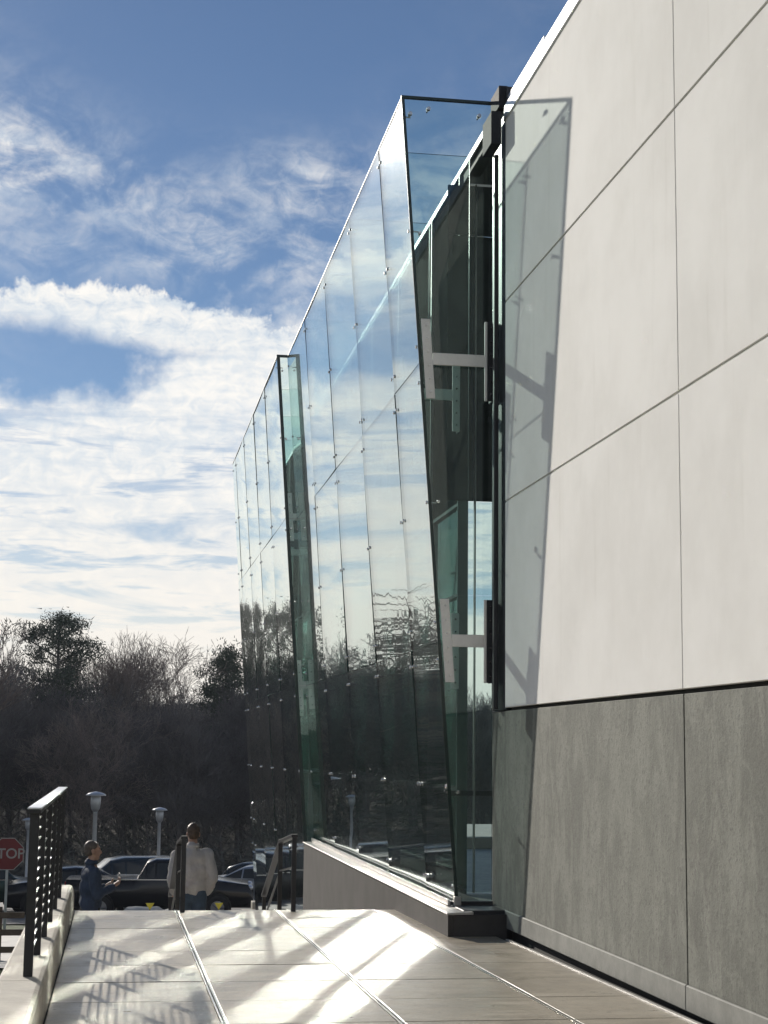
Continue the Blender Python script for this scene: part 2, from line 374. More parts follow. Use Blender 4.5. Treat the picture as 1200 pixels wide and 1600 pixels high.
def strip(name, mat, x0, x1, y0, y1, off, label):
    yy = sorted({y0, y1, *[k for k, _ in KN if y0 < k < y1]}); mb = MB()
    for a, b in zip(yy, yy[1:]):
        mb.quad([(x0, a, terrain_z(0, a) + off), (x1, a, terrain_z(0, a) + off), (x1, b, terrain_z(0, b) + off), (x0, b, terrain_z(0, b) + off)])
    return tag(mb.build(name, mat), label, kind='structure')
strip('landing_path', M['path'], -.6, 3.0, 21.1, 44, .03, 'pale concrete path leading from the steps to the car park')
strip('footpath', M['path'], -30, -.6, 24, 37, .03, 'pale footpath crossing behind the fence')
strip('car_park', M['asphalt'], -60, 40, 44, 90, .03, 'asphalt car park sloping down to the woods')
mb = MB()
for i in range(9):
    x = -16 + i * 5.5
    for (a, b) in ((55.2, 60.2),): mb.box(x, x + .12, a, b, terrain_z(0, a) + .035 - .4, terrain_z(0, b) + .3)
mk = MB()
for i in range(11):
    x = -20 + i * 2.9
    for a in (53.2, 71.5):
        mk.quad([(x, a, terrain_z(0, a) + .036), (x + .12, a, terrain_z(0, a) + .036), (x + .12, a + 4.6, terrain_z(0, a + 4.6) + .036), (x, a + 4.6, terrain_z(0, a + 4.6) + .036)])
mkk = mk.build('parking_lines', M['sign_white']); tag(mkk, 'painted parking bay lines', kind='structure')

# ------------------------------------------------------------------ walkway
def gz(y): return -SL * y                      # absolute height of the walkway surface
walk = bpy.data.objects.new('walkway', None); C.objects.link(walk); tag(walk, 'stone paved walkway with steel strips ending at steps', kind='structure')
YE = 19.45; XE = [-.385, .74, 1.87, 3.0, 3.735]
mb = MB(); mb.hexa([(-.40, -9, -2.6), (3.9, -9, -2.6), (3.9, YE - .02, -2.6), (-.40, YE - .02, -2.6),
                    (-.40, -9, gz(-9) - .035), (3.9, -9, gz(-9) - .035), (3.9, YE - .02, gz(YE) - .035), (-.40, YE - .02, gz(YE) - .035)])
mb.build('base_slab', M['black_gap'], walk)
for i in range(27):
    y1 = YE - 1.07 * i; y0 = y1 - 1.07
    for k in range(4):
        x0, x1 = XE[k], XE[k + 1]; g_ = .022 if k else .004; j = .005
        a, b = x0 + g_, x1 - (.022 if k < 3 else .0); c, d = y0 + j, y1 - j
        dz = random.uniform(-.0015, .0015); e = .004
        cx, cy_ = (a + b) / 2, (c + d) / 2
        L = lambda px, py, h: (px - cx, py - cy_, gz(py) + h + dz - gz(cy_))
        mb = MB(); lo = [L(a, c, -.034), L(b, c, -.034), L(b, d, -.034), L(a, d, -.034)]
        mi = [L(a, c, -e), L(b, c, -e), L(b, d, -e), L(a, d, -e)]
        tp = [L(a + e, c + e, 0), L(b - e, c + e, 0), L(b - e, d - e, 0), L(a + e, d - e, 0)]
        mb.quad(tp)
        for q in range(4):
            r = (q + 1) % 4; mb.quad([lo[q], lo[r], mi[r], mi[q]]); mb.quad([mi[q], mi[r], tp[r], tp[q]])
        mb.build('paving_slab', M['paving'], walk, loc=(cx, cy_, gz(cy_)))
for x in XE[1:4]:
    for s in (-.011, .011):
        mb = MB(); mb.hexa([(x + s - .006, -9, gz(-9) - .03), (x + s + .006, -9, gz(-9) - .03), (x + s + .006, YE, gz(YE) - .03), (x + s - .006, YE, gz(YE) - .03),
                            (x + s - .006, -9, gz(-9) + .003), (x + s + .006, -9, gz(-9) + .003), (x + s + .006, YE, gz(YE) + .003), (x + s - .006, YE, gz(YE) + .003)])
        mb.build('steel_strip', M['strip'], walk)
mb = MB(); mb.hexa([(3.738, -9, gz(-9) - .03), (3.765, -9, gz(-9) - .03), (3.765, 15.9, gz(15.9) - .03), (3.738, 15.9, gz(15.9) - .03),
                    (3.738, -9, gz(-9) + .012), (3.765, -9, gz(-9) + .012), (3.765, 15.9, gz(15.9) + .012), (3.738, 15.9, gz(15.9) + .012)])
mb.build('edge_strip', M['sill'], walk)
# steps going down beyond the edge
st = bpy.data.objects.new('steps', None); C.objects.link(st); tag(st, 'concrete steps going down from the walkway edge', kind='structure')
for i in range(6):
    boxpart('step', M['concrete'], st, -.38, 3.2, YE - .01 + .29 * i, YE + .29 * (i + 1) - .012, -3.0, gz(YE) - .17 * (i + 1) + .0, .008)

# ------------------------------------------------------------------ low wall and railing on the left
lw = empty('low_concrete_wall', (-.57, 5, Z(-2)), 'low pale concrete wall running along the left edge of the walkway', 'wall')
lw.location = (0, 0, 0)
def wall_piece(y0, y1, xin, z1, rnd, taper=False):
    prof = [(-.69, -3.0), (xin, -3.0), (xin, z1 - rnd), (xin - rnd * .3, z1 - rnd * .3), (xin - rnd, z1), (-.67, z1), (-.69, z1 - .02)]
    mb = MB(); n = len(prof); N = 10
    for k in range(N + 1):
        y = y0 + (y1 - y0) * k / N; dz = 0
        if taper: 
            t = (y - (y1 - 1.1)) / 1.1
            if t > 0: dz = -.16 * t * t
        for (x, z) in prof: mb.v.append((x, y, Z(z) + (dz if z > -2.5 else 0)))
    for k in range(N):
        for i in range(n):
            j = (i + 1) % n; mb.f.append((k * n + i, k * n + j, (k + 1) * n + j, (k + 1) * n + i)); mb.mi.append(0)
    mb.f.append(tuple(range(n))); mb.mi.append(0); mb.f.append(tuple(N * n + i for i in range(n - 1, -1, -1))); mb.mi.append(0)
    return mb
for (a, b, t) in ((-8, -3.2, 0), (-3.19, 1.6, 0), (1.61, 6.4, 0), (6.41, 11.0, 0), (11.01, 15.2, 0), (15.21, 19.5, 1)):
    wall_piece(a, b, -.40, -1.45, .035, bool(t)).build('wall_segment', M['concrete'], lw)

rl = empty('metal_railing', (-.5, 14, Z(-1.45)), 'black metal guard railing with flat bars standing on the low concrete wall', 'railing')
rl.location = (0, 0, 0)
boxpart('top_rail', M['coping'], rl, -.545, -.455, 11.1, 17.05, Z(-.392), Z(-.38), .003)
boxpart('rail_flange', M['black_paint'], rl, -.54, -.46, 11.1, 17.05, Z(-.42), Z(-.394), .003)
for i, y in enumerate([11.2, 12.35, 13.5, 14.65, 15.8, 16.98]):
    mb = MB(); mb.hexa([(-.535, y - .02, Z(-1.45)), (-.475, y - .02, Z(-1.45)), (-.475, y + .02, Z(-1.45)), (-.535, y + .02, Z(-1.45)),
                        (-.53, y - .02, Z(-.42)), (-.47, y - .02, Z(-.42)), (-.47, y + .02, Z(-.42)), (-.53, y + .02, Z(-.42))])
    mb.build('post', M['black_paint'], rl, bevel=.003)
for k in range(13):
    z = Z(-.485 - k * .071); mb = MB(); mb.tube((-.505, 11.22, z), (-.505, 16.96, z), .008, .008, 8); mb.build('rod', M['black_paint'], rl)

# ------------------------------------------------------------------ stair handrails
def handrail(x, label, path):
    t = empty('stair_handrail', (x, 19.25, gz(19.25)), label, 'handrail', 'handrails on the steps'); t.location = (0, 0, 0)
    for (y, zb, zt) in path['posts']:
        boxpart('post', M['black_paint'], t, x - .027, x + .027, y - .012, y + .012, zb, zt, .003)
    pts = path['rail']
    for off, th, nm in ((0, .025, 'handrail_bar'), (-.35, .012, 'mid_bar')):
        mb = MB()
        for (a, b) in zip(pts, pts[1:]):
            w = .035 if off == 0 else .012
            mb.hexa([(x - w, a[0], a[1] + off - th), (x + w, a[0], a[1] + off - th), (x + w, b[0], b[1] + off - th), (x - w, b[0], b[1] + off - th),
                     (x - w, a[0], a[1] + off + th * .3), (x + w, a[0], a[1] + off + th * .3), (x + w, b[0], b[1] + off + th * .3), (x - w, b[0], b[1] + off + th * .3)])
        mb.build(nm, M['black_paint'], t)
    mb = MB(); a, b = pts[0], pts[1]
    mb.hexa([(x - .03, a[0], a[1] + .008), (x + .03, a[0], a[1] + .008), (x + .03, b[0], b[1] + .008), (x - .03, b[0], b[1] + .008),
             (x - .03, a[0], a[1] + .014), (x + .03, a[0], a[1] + .014), (x + .03, b[0], b[1] + .014), (x - .03, b[0], b[1] + .014)])
    mb.build('polished_cap', M['coping'], t)
handrail(.80, 'black stair handrail in front of the man in the pale jacket', dict(posts=[(19.15, gz(19.15), Z(-.99)), (20.6, -2.2 + .3 - .0, Z(-1.12)), (22.9, Z(-2.9), Z(-1.95))],
         rail=[(19.13, Z(-.97)), (20.5, Z(-1.1)), (22.95, Z(-1.93))]))
handrail(2.05, 'black stair handrail beside the glass screen', dict(posts=[(19.2, gz(19.2), Z(-.97)), (20.8, Z(-2.75), Z(-1.12)), (22.9, Z(-2.95), Z(-1.95))],
         rail=[(19.18, Z(-.95)), (20.75, Z(-1.10)), (22.95, Z(-1.93))]))

# ------------------------------------------------------------------ building
bl = empty('gallery_building', (8, 8, 0), 'large building with white upper wall panels above grey concrete base panels', 'building'); bl.location = (0, 0, 0)
W = 3.847
YJ = [-10.35, -5.0, .35, 5.70, 11.05, 16.40]
ZJ = [.452, 2.54, 4.64, 6.62]
boxpart('core_wall', M['black_gap'], bl, W + .062, 12, -10.4, 16.38, Z(-3.2), Z(6.6))
for a, b in zip(YJ, YJ[1:]):
    for c, d in zip(ZJ, ZJ[1:]):
        mb = MB(); cy_, cz = (a + b) / 2, Z((c + d) / 2)
        mb.box(0, .055, a - cy_ + .007, b - cy_ - .007, Z(c) - cz + (.010 if c > .5 else 0), Z(d) - cz - .010)
        mb.build('white_panel', M['white'], bl, bevel=.004, loc=(W, cy_, cz))
    mb = MB(); cy_, cz = (a + b) / 2, Z(-.55)
    mb.box(.006, .058, a - cy_ + .011, b - cy_ - .011, Z(-1.53) - cz, Z(.418) - cz)
    mb.build('concrete_panel', M['grey'], bl, bevel=.003, loc=(W, cy_, cz))
    mb = MB(); mb.box(-.012, .058, a - cy_ + .002, b - cy_ - .002, Z(-1.70) - cz, Z(-1.527) - cz)
    mb.build('base_course', M['ledge'], bl, bevel=.008, loc=(W, cy_, cz))
# pale sealant seen inside the white joints
mb = MB()
for c in ZJ[1:3]: mb.box(W + .012, W + .055, -10.35, 16.39, Z(c) - .0095, Z(c) + .0095)
for a in YJ[1:5]:
    for c, d in zip(ZJ, ZJ[1:]): mb.box(W + .0125, W + .0545, a - .0065, a + .0065, Z(c) + .011, Z(d) - .011)
mb.build('joint_sealant', M['sealant'], bl)
# grey base continues behind the glass screen end
mb = MB(); mb.box(0, .05, 16.40, 17.02, -.97, .97); mb.build('concrete_panel', M['grey'], bl, loc=(W + .012, 0, Z(-.555)))
boxpart('base_course', M['ledge'], bl, W - .008, W + .05, 16.402, 17.0, Z(-1.80), Z(-1.527))
boxpart('corner_jamb', M['dark_steel'], bl, W + .02, W + .30, 16.42, 17.02, Z(.43), Z(7.0), .004)
boxpart('corner_jamb', M['dark_steel'], bl, W + .07, W + .30, 16.42, 17.02, Z(-1.8), Z(.428), .004)
# parapet copings
mb = MB(); mb.hexa([(W - .02, -10.4, Z(6.60)), (W + .4, -10.4, Z(6.60)), (W + .4, 16.41, Z(6.60)), (W - .02, 16.41, Z(6.60)),
                    (W - .01, -10.4, Z(6.78)), (W + .4, -10.4, Z(6.80)), (W + .4, 16.41, Z(6.80)), (W - .01, 16.41, Z(6.78))])
mb.build('coping', M['coping'], bl, bevel=.006)
mb = MB(); mb.box(W + .03, W + .4, 14.9, 16.95, Z(6.802), Z(6.90)); mb.build('coping_upstand', M['coping'], bl, bevel=.005)
FX = 3.98; FE = 40.6
mb = MB(); mb.box(FX - .03, FX + .8, 17.04, FE, Z(7.03), Z(7.11)); mb.build('coping', M['coping'], bl, bevel=.006)
mb = MB(); mb.box(FX - .045, FX - .031, 17.04, 18.95, Z(7.0), Z(7.07)); mb.build('coping_lip', M['coping'], bl)
boxpart('rain_hopper', M['hopper'], bl, 3.70, 3.81, 16.42, 16.85, Z(6.36), Z(6.72), .006)
boxpart('rain_hopper', M['hopper'], bl, 3.80, 3.90, 16.5, 16.9, Z(6.80), Z(7.04), .006)
boxpart('downpipe', M['dark_steel'], bl, 3.79, 3.838, 16.66, 16.74, Z(.44), Z(6.33), .006)
# facade behind the screen
YM = [19.30, 21.12, 23.78, 26.43, 29.14, 31.8, 34.45, 37.1, 39.75, FE]
for i, (a, b) in enumerate(zip(YM, YM[1:])):
    for (c, d) in ((2.97, 5.0), (5.03, 7.02)):
        boxpart('spandrel_panel', M['spandrel'], bl, FX, FX + .08, a + .035, b - .035, Z(c), Z(d), .004)
    for (c, d) in ((-.40, 1.84), (1.88, 2.93), (-2.0, -.46)):
        mb = MB(); mb.box(FX + .02, FX + .044, a + .03, b - .03, Z(c), Z(d)); mb.build('window_pane', M['facade_glass'], bl)
    for z, h in ((2.95, .02), (1.86, .02), (-.43, .03), (-2.05, .05)):
        boxpart('transom', M['dark_steel'], bl, FX - .02, FX + .06, a + .03, b - .03, Z(z) - h, Z(z) + h)
for y in YM:
    boxpart('mullion', M['mullion'], bl, FX - .035, FX + .09, y - .02, y + .02, Z(-2.1), Z(7.02), .003)
boxpart('recess_floor', M['concrete'], bl, FX - .02, 12, 17.05, 19.29, Z(-2.3), Z(-1.62))
boxpart('recess_side_wall', M['interior'], bl, 5.2, 5.3, 17.05, 19.2, Z(-1.6), Z(7.0))
boxpart('recess_back_wall', M['interior'], bl, 3.95, 5.2, 17.03, 17.05, Z(-1.6), Z(7.0))
boxpart('recess_soffit', M['interior'], bl, 3.98, 5.2, 17.05, 19.2, Z(6.9), Z(7.02))
for (xa, xb) in ((3.80, 4.135), (4.155, 5.19)):
    boxpart('spandrel_panel', M['spandrel'], bl, xa, xb, 19.25, 19.29, Z(2.98), Z(6.25), .003); boxpart('spandrel_panel', M['spandrel'], bl, xa, xb, 19.25, 19.29, Z(6.265), Z(6.89), .003)
    for (c, d) in ((-.43, 1.84), (1.855, 2.965), (-1.6, -.50)): boxpart('clear_pane', M['clear_pane'], bl, xa, xb, 19.26, 19.275, Z(c), Z(d))
    boxpart('transom', M['dark_steel'], bl, xa, xb, 19.24, 19.28, Z(-.495), Z(-.435))
boxpart('mullion', M['strip'], bl, 4.137, 4.153, 19.22, 19.28, Z(-1.6), Z(6.9))
boxpart('roof', M['interior'], bl, W + .38, 12, -10.4, 16.4, Z(6.65), Z(6.75))
boxpart('court_floor', M['path'], bl, FX + .31, 15, 19.30, FE - .2, Z(-7.0), Z(-1.72), .01)
boxpart('court_kerb', M['concrete'], bl, 4.4, 15, 30, 30.4, Z(-1.72), Z(-1.52), .01)
boxpart('foundation_wall', M['black_gap'], bl, FX, FX + .3, 19.30, FE, Z(-4.6), Z(-2.15))

# ------------------------------------------------------------------ glass screen
gs = empty('glass_screen', (3.3, 22, 0), 'tall outward leaning frameless glass screen standing in front of the facade beyond the walkway', 'glass screen'); gs.location = (0, 0, 0)
def X1(h): return 3.461 - .0747 * (h + 1.504)
def X2(h): return X1(h) - .19
ROWS = [7.0, 4.08, 1.13, -1.52]; T = .018
def skin_pane(XF, y0, y1, h0, h1, jit):
    g_ = .0035; a, b, c, d = y0 + g_, y1 - g_, h0 + g_, h1 - g_
    j = [jit * random.uniform(-1, 1) for _ in range(3)]
    w_ = b - a; sag = random.uniform(.0045, .0085) * (w_ / 2.65) ** 2; sv = random.uniform(-.0015, .0015)
    # every pane bows slightly inwards between its fixings, as large toughened panes do
    NY, NZ = 14, 4; mb = MB()
    for t in (0.0, T):
        for q in range(NZ + 1):
            for p in range(NY + 1):
                u = p / NY; v = q / NZ; y = a + w_ * u; h = c + (d - c) * v
                mb.v.append((XF(h) + t + j[0] * (u - .5) + j[1] * (v - .5) + sag * 4 * u * (1 - u) + sv * 4 * v * (1 - v), y, Z(h)))
    S_ = (NY + 1) * (NZ + 1); W_ = NY + 1
    for t in (0, 1):
        for q in range(NZ):
            for p in range(NY):
                k = t * S_ + q * W_ + p; f = (k, k + W_, k + W_ + 1, k + 1)
                mb.f.append(f if t == 0 else f[::-1]); mb.mi.append(0)
    nf = len(mb.f)
    rim_ = [p for p in range(W_)] + [q * W_ + NY for q in range(1, NZ + 1)] + [NZ * W_ + p for p in range(NY - 1, -1, -1)] + [q * W_ for q in range(NZ - 1, 0, -1)]
    for k in range(len(rim_)):
        p, q = rim_[k], rim_[(k + 1) % len(rim_)]
        mb.f.append((p, q, S_ + q, S_ + p)); mb.mi.append(1)
    me = mb.mesh('glass_pane', [M['glass'], M['glass_edge']])
    me.polygons.foreach_set('use_smooth', [k < nf for k in range(len(mb.f))])
    for e in me.edges: pass
    bm = bmesh.new(); bm.from_mesh(me)
    for e in bm.edges:
        if len({f.material_index for f in e.link_faces}) > 1: e.smooth = False
    bm.to_mesh(me); bm.free()
    return put('glass_pane', me, gs)
Y1 = [16.94, 18.55, 21.12, 23.78, 26.43, 29.14]; Y2 = [29.14, 31.8, 34.45, 37.1, 39.74, 40.7]
for ys_, XF, rows in ((Y1, X1, ROWS), (Y2, X2, [7.0, 4.08, 1.13, -1.82, -4.2])):
    for a, b in zip(ys_, ys_[1:]):
        for t, bt in zip(rows, rows[1:]): skin_pane(XF, a, b, bt, t, .012)
def fin_pane(XF, y, h0, h1, mat, xr, e=.004, xoff=.03):
    mb = MB(); xo = xoff
    p = [(XF(h0) + xo, y, Z(h0) + e), (xr, y, Z(h0) + e), (xr, y + .02, Z(h0) + e), (XF(h0) + xo, y + .02, Z(h0) + e),
         (XF(h1) + xo, y, Z(h1) - e), (xr, y, Z(h1) - e), (xr, y + .02, Z(h1) - e), (XF(h1) + xo, y + .02, Z(h1) - e)]
    mb.hexa(p, 0, [1, 1, 0, 1, 0, 1]); return mb.build('glass_fin', [mat, M['glass_edge']], gs)
for h1, h0 in zip(ROWS, ROWS[1:]): fin_pane(X1, 16.935, h0, h1, M['fin_glass'], 3.835, xoff=.0)
for y in Y1[1:5]:
    fin_pane(X1, y - .01, -1.5, 7.0, M['fin_glass'], FX - .065)
r2 = [7.0, 4.08, 1.13, -1.82, -4.2]
for h1, h0 in zip(r2, r2[1:]): fin_pane(X2, 29.12, h0, h1, M['fin_glass'], X1(h1) if False else X1(7.0) + .0 if h0 > 10 else FX - .065, xoff=0)
for y in Y2[1:]: fin_pane(X2, y - .01, -4.15, 7.0, M['fin_glass'], FX - .065)
# dark gasket edges that read as thick lines on the outer corners
def edge_bar(XF, y, h0, h1, w=.03):
    mb = MB(); p = [(XF(h0) - .008, y - .012, Z(h0)), (XF(h0) + w, y - .012, Z(h0)), (XF(h0) + w, y - .001, Z(h0)), (XF(h0) - .008, y - .001, Z(h0)),
                    (XF(h1) - .008, y - .012, Z(h1)), (XF(h1) + w, y - .012, Z(h1)), (XF(h1) + w, y - .001, Z(h1)), (XF(h1) - .008, y - .001, Z(h1))]
    mb.hexa(p); return mb.build('edge_gasket', M['glass_edge'], gs)
edge_bar(X1, 16.932, -1.52, 7.0, .026)
edge_bar(X2, 29.12, -4.2, 7.0, .05)
boxpart('top_gasket', M['glass_edge'], gs, X1(7.0) - .008, 3.83, 16.925, 16.962, Z(6.998), Z(7.028))
boxpart('top_gasket', M['glass_edge'], gs, X2(7.0) - .008, X1(7.0) + .02, 29.10, 29.15, Z(6.995), Z(7.035))
for ys_, XF in ((Y1, X1), (Y2, X2)):
    mb = MB(); mb.box(XF(7.0) - .006, XF(7.0) + T + .004, ys_[0] + .02, ys_[-1], Z(7.0), Z(7.016)); mb.build('top_trim', M['strip'], gs)
# point fittings
fit = MB()
fit.tube((-.022, 0, 0), (-.004, 0, 0), .024, .028, 10); fit.tube((T + .002, 0, 0), (T + .05, 0, 0), .03, .02, 10); fit.tube((T + .05, 0, 0), (T + .12, .0, 0), .011, .011, 6)
fit_me = fit.mesh('point_fitting', M['bolt'])
def fitting(x, y, z, rz=0, sc=1):
    o = put('point_fitting', fit_me, gs, (x, y, z)); o.rotation_euler.z = rz; o.scale = (sc * .72,) * 3
for ys_, XF, hs in ((Y1, X1, (6.82, 5.54, 4.27, 3.88, 2.6, 1.34, .95, -.35, -1.35)), (Y2, X2, (6.82, 5.54, 4.27, 3.88, 2.6, 1.34, .95, -.35, -1.6, -2.2))):
    for k, y in enumerate(ys_):
        for h in hs:
            for s in ((-.085, .085) if 0 < k < len(ys_) - 1 else ((.085,) if k == 0 else (-.085,))):
                fitting(XF(h), y + s, Z(h))
for (x, h) in ((2.92, 6.83), (3.68, 6.86), (3.12, 6.9)):
    fitting(x, 16.935, Z(h), R(90), 1.15)
for h in (3.9, 4.25, 1.3, .95, 2.6, -.4, 5.5):
    fitting(X1(h) + .10, 16.935, Z(h), R(90), .9)
for h in (6.75, 3.9, 5.5, 2.6): fitting(X2(h) + .08, 29.12, Z(h), R(90), .9)
# H shaped steel brackets at both joint levels of every fin
def bracket(XF, y, hc, first=False):
    if first: y = y - .115
    b = bpy.data.objects.new('steel_bracket', None); C.objects.link(b); b.parent = gs
    hh = .43; t = .022; w = .085
    xo = XF(hc)
    def slab(pts, name, mat=M['steel'], bev=.004):
        mb = MB(); lo = [(px, y - .055, pz) for px, pz in pts]; hi = [(px, y + t - .055, pz) for px, pz in pts]; n = len(pts)
        mb.v = lo + hi; mb.f = [tuple(range(n)), tuple(range(2 * n - 1, n - 1, -1))] + [((i + 1) % n, i, n + i, n + (i + 1) % n) for i in range(n)]; mb.mi = [0] * len(mb.f)
        # arms sit behind the fin
        for i in range(len(mb.v)): mb.v[i] = (mb.v[i][0], mb.v[i][1] + .10, mb.v[i][2])
        return mb.build(name, mat, b, bevel=bev)
    o1 = [(XF(hc - hh) + .035, Z(hc - hh)), (XF(hc - hh) + .035 + w * 1.15, Z(hc - hh)), (XF(hc + hh) + .035 + w * 1.15, Z(hc + hh)), (XF(hc + hh) + .035, Z(hc + hh))]
    slab(o1, 'outer_plate')
    xi0, xi1 = FX - .245, FX - .155
    xm = xi0 + .028 if first else xi1
    slab([(xi0, Z(hc - hh)), (xm, Z(hc - hh)), (xm, Z(hc + hh)), (xi0, Z(hc + hh))], 'inner_plate')
    if first: slab([(xm + .002, Z(hc - hh)), (xi1, Z(hc - hh)), (xi1, Z(hc + hh)), (xm + .002, Z(hc + hh))], 'dark_flange', M['dark_steel'])
    slab([(XF(hc) + .035 + w * 1.15 + .002, Z(hc) - .065), (xi0 - .002, Z(hc) - .065), (xi0 - .002, Z(hc) + .065), (XF(hc) + .035 + w * 1.15 + .002, Z(hc) + .065)], 'crossbar')
    # dark return flange towards the facade and a row of bolts
    mb = MB(); mb.box(xi1 - .012, xi1 + .004, y + .068, y + .20, Z(hc - hh), Z(hc + hh)); mb.build('flange', M['dark_steel'], b)
    mb = MB()
    for q in range(6):
        hz = Z(hc - hh + .07 + q * .144); mb.tube((xi0 + .045 + (.02 if first else 0), y + .043, hz), (xi0 + .045 + (.02 if first else 0), y + .022, hz), .012, .012, 8)
    mb.build('bolt_row', M['bolt'], b)
    mb = MB()
    for q in range(6):
        hq = hc - hh + .07 + q * .144; mb.tube((XF(hq) + .085, y + .043, Z(hq)), (XF(hq) + .085, y + .034, Z(hq)), .011, .011, 8)
    mb.build('bolt_row', M['bolt'], b)
    return b
for y in Y1[:5]:
    for hc in (4.115, 1.145): bracket(X1, y, hc, y < 17)
for y in Y2[:5]:
    for hc in (4.115, 1.145): bracket(X2, y, hc)
# plinth under the first run of glass
pl = empty('screen_plinth', (3.3, 17, 0), 'brown grey plinth with bright metal sill under the leaning glass screen', 'plinth'); pl.location = (0, 0, 0)
boxpart('plinth_face', M['plinth'], pl, 3.25, 3.30, 16.27, 28.9, Z(-3.4), Z(-1.565), .003)
boxpart('plinth_end', M['plinth'], pl, 3.302, 3.84, 16.27, 16.32, Z(-3.0), Z(-1.565), .003)
boxpart('plinth_core', M['black_gap'], pl, 3.303, 3.95, 16.325, 28.9, Z(-3.3), Z(-1.58))
mb = MB(); mb.hexa([(3.235, 16.25, Z(-1.562)), (3.50, 16.25, Z(-1.562)), (3.50, 28.95, Z(-1.562)), (3.235, 28.95, Z(-1.562)),
                    (3.235, 16.25, Z(-1.545)), (3.50, 16.25, Z(-1.535)), (3.50, 28.95, Z(-1.535)), (3.235, 28.95, Z(-1.545))])
mb.build('sill', M['sill'], pl, bevel=.003)
boxpart('glazing_channel', M['dark_steel'], pl, 3.40, 3.425, 16.9, 28.9, Z(-1.53), Z(-1.49))
boxpart('glazing_bead', M['sill'], pl, 3.372, 3.396, 16.9, 28.9, Z(-1.53), Z(-1.475))
boxpart('end_sill', M['dark_steel'], pl, 3.42, 3.84, 16.35, 16.90, Z(-1.575), Z(-1.53), .003)
boxpart('end_channel', M['dark_steel'], pl, 3.43, 3.84, 16.90, 16.99, Z(-1.53), Z(-1.49), .003)
boxpart('corner_block', M['sill'], pl, 3.43, 3.50, 16.84, 16.9, Z(-1.53), Z(-1.44), .004)
boxpart('lower_plinth', M['plinth'], pl, 3.20, 3.95, 29.0, 40.8, Z(-5.0), Z(-4.21), .004)
# low grey end wall of the gallery building's far corner
# ------------------------------------------------------------------ lamps, sign, fence
def lamp(x, y, H, label):
    gz_ = terrain_z(0, y)
    t = empty('street_lamp', (x, y, gz_), label, 'street lamp', 'post top lamps in the car park')
    mb = MB(); mb.lathe((0, 0, 0), [(.13, 0), (.13, .12), (.075, .2), (.062, H - .62), (.07, H - .6)], 12); mb.build('pole', M['galv'], t, smooth=True)
    mb = MB(); mb.lathe((0, 0, 0), [(.07, H - .598), (.13, H - .5), (.155, H - .34), (.15, H - .12), (.12, H - .1)], 14); mb.build('lantern', M['galv'], t, smooth=True)
    mb = MB(); mb.lathe((0, 0, 0), [(.30, H - .115), (.31, H - .095), (.24, H - .05), (.12, H - .01), (.02, H + .01)], 18); mb.build('cap', M['lamp_cap'], t, smooth=True)
    return t
lamp(-.53, 52, -1.30 - (terrain_z(0, 52) - EYE), 'pale grey post lamp rising behind the man in the navy jacket')
lamp(1.84, 68, -2.30 - (terrain_z(0, 68) - EYE), 'pale grey post lamp just left of the man in the pale jacket')
lamp(-4.1, 85, -3.42 - (terrain_z(0, 85) - EYE), 'distant post lamp behind the stop sign')
lamp(-14, 60, 3.8, 'post lamp standing past the left side of the car park')

gy = terrain_z(0, 41)
sg = empty('stop_sign', (-2.43, 41, gy), 'red octagonal stop sign on a post behind the railing', 'road sign')
cz = Z(-2.49) - gy
def octo(r, y0, y1, mb, mi=0):
    p = [(r * math.cos(R(22.5 + 45 * i)), r * math.sin(R(22.5 + 45 * i))) for i in range(8)]
    k = len(mb.v); mb.v += [(a, y0, cz + b) for a, b in p] + [(a, y1, cz + b) for a, b in p]
    mb.f += [tuple(k + i for i in range(8)), tuple(k + 15 - i for i in range(8))] + [(k + (i + 1) % 8, k + i, k + 8 + i, k + 8 + (i + 1) % 8) for i in range(8)]; mb.mi += [mi] * 10
mb = MB(); octo(.405, -.004, .0, mb); mb.build('sign_border', M['sign_white'], sg)
mb = MB(); octo(.385, -.008, -.0045, mb); mb.build('sign_face', M['red'], sg)
mb = MB(); mb.box(-.03, .03, .002, .04, 0, cz + .35); mb.build('post', M['galv'], sg)
tx = bpy.data.curves.new('STOP', 'FONT'); tx.body = 'STOP'; tx.align_x = 'CENTER'; tx.align_y = 'CENTER'; tx.size = .33; tx.extrude = .0015; tx.offset = .004
to = bpy.data.objects.new('lettering', tx); C.objects.link(to); bpy.context.view_layer.update()
tme = bpy.data.meshes.new_from_object(to.evaluated_get(bpy.context.evaluated_depsgraph_get())); bpy.data.objects.remove(to)
tme.materials.clear(); tme.materials.append(M['sign_white'])
o = put('lettering', tme, sg, (0, -.0105, cz)); o.rotation_euler = (R(90), 0, 0)

fn = empty('wooden_fence', (-5, 26, terrain_z(0, 26)), 'low dark rail fence beyond the railing at the left edge', 'fence'); fn.location = (0, 0, 0)
for i in range(8):
    x = -9 + i * 1.05; boxpart('fence_post', M['wood'], fn, x, x + .07, 25.96, 26.03, Z(-3.3), Z(-2.35), .006)
for h in (-2.47, -2.72, -2.97):
    boxpart('fence_rail', M['wood'], fn, -9.05, -1.25, 25.92, 25.955, Z(h) - .045, Z(h) + .045, .006)
bt = MB(); bt.lathe((0, 0, 0), [(.10, 0), (.085, .1), (.075, 1.1), (.06, 1.15)], 12)
tag(bt.build('wooden_bollard', M['wood'], smooth=True, loc=(-1.29, 18.2, Z(-2.75))), 'brown timber post on the grass at the left edge', 'post')

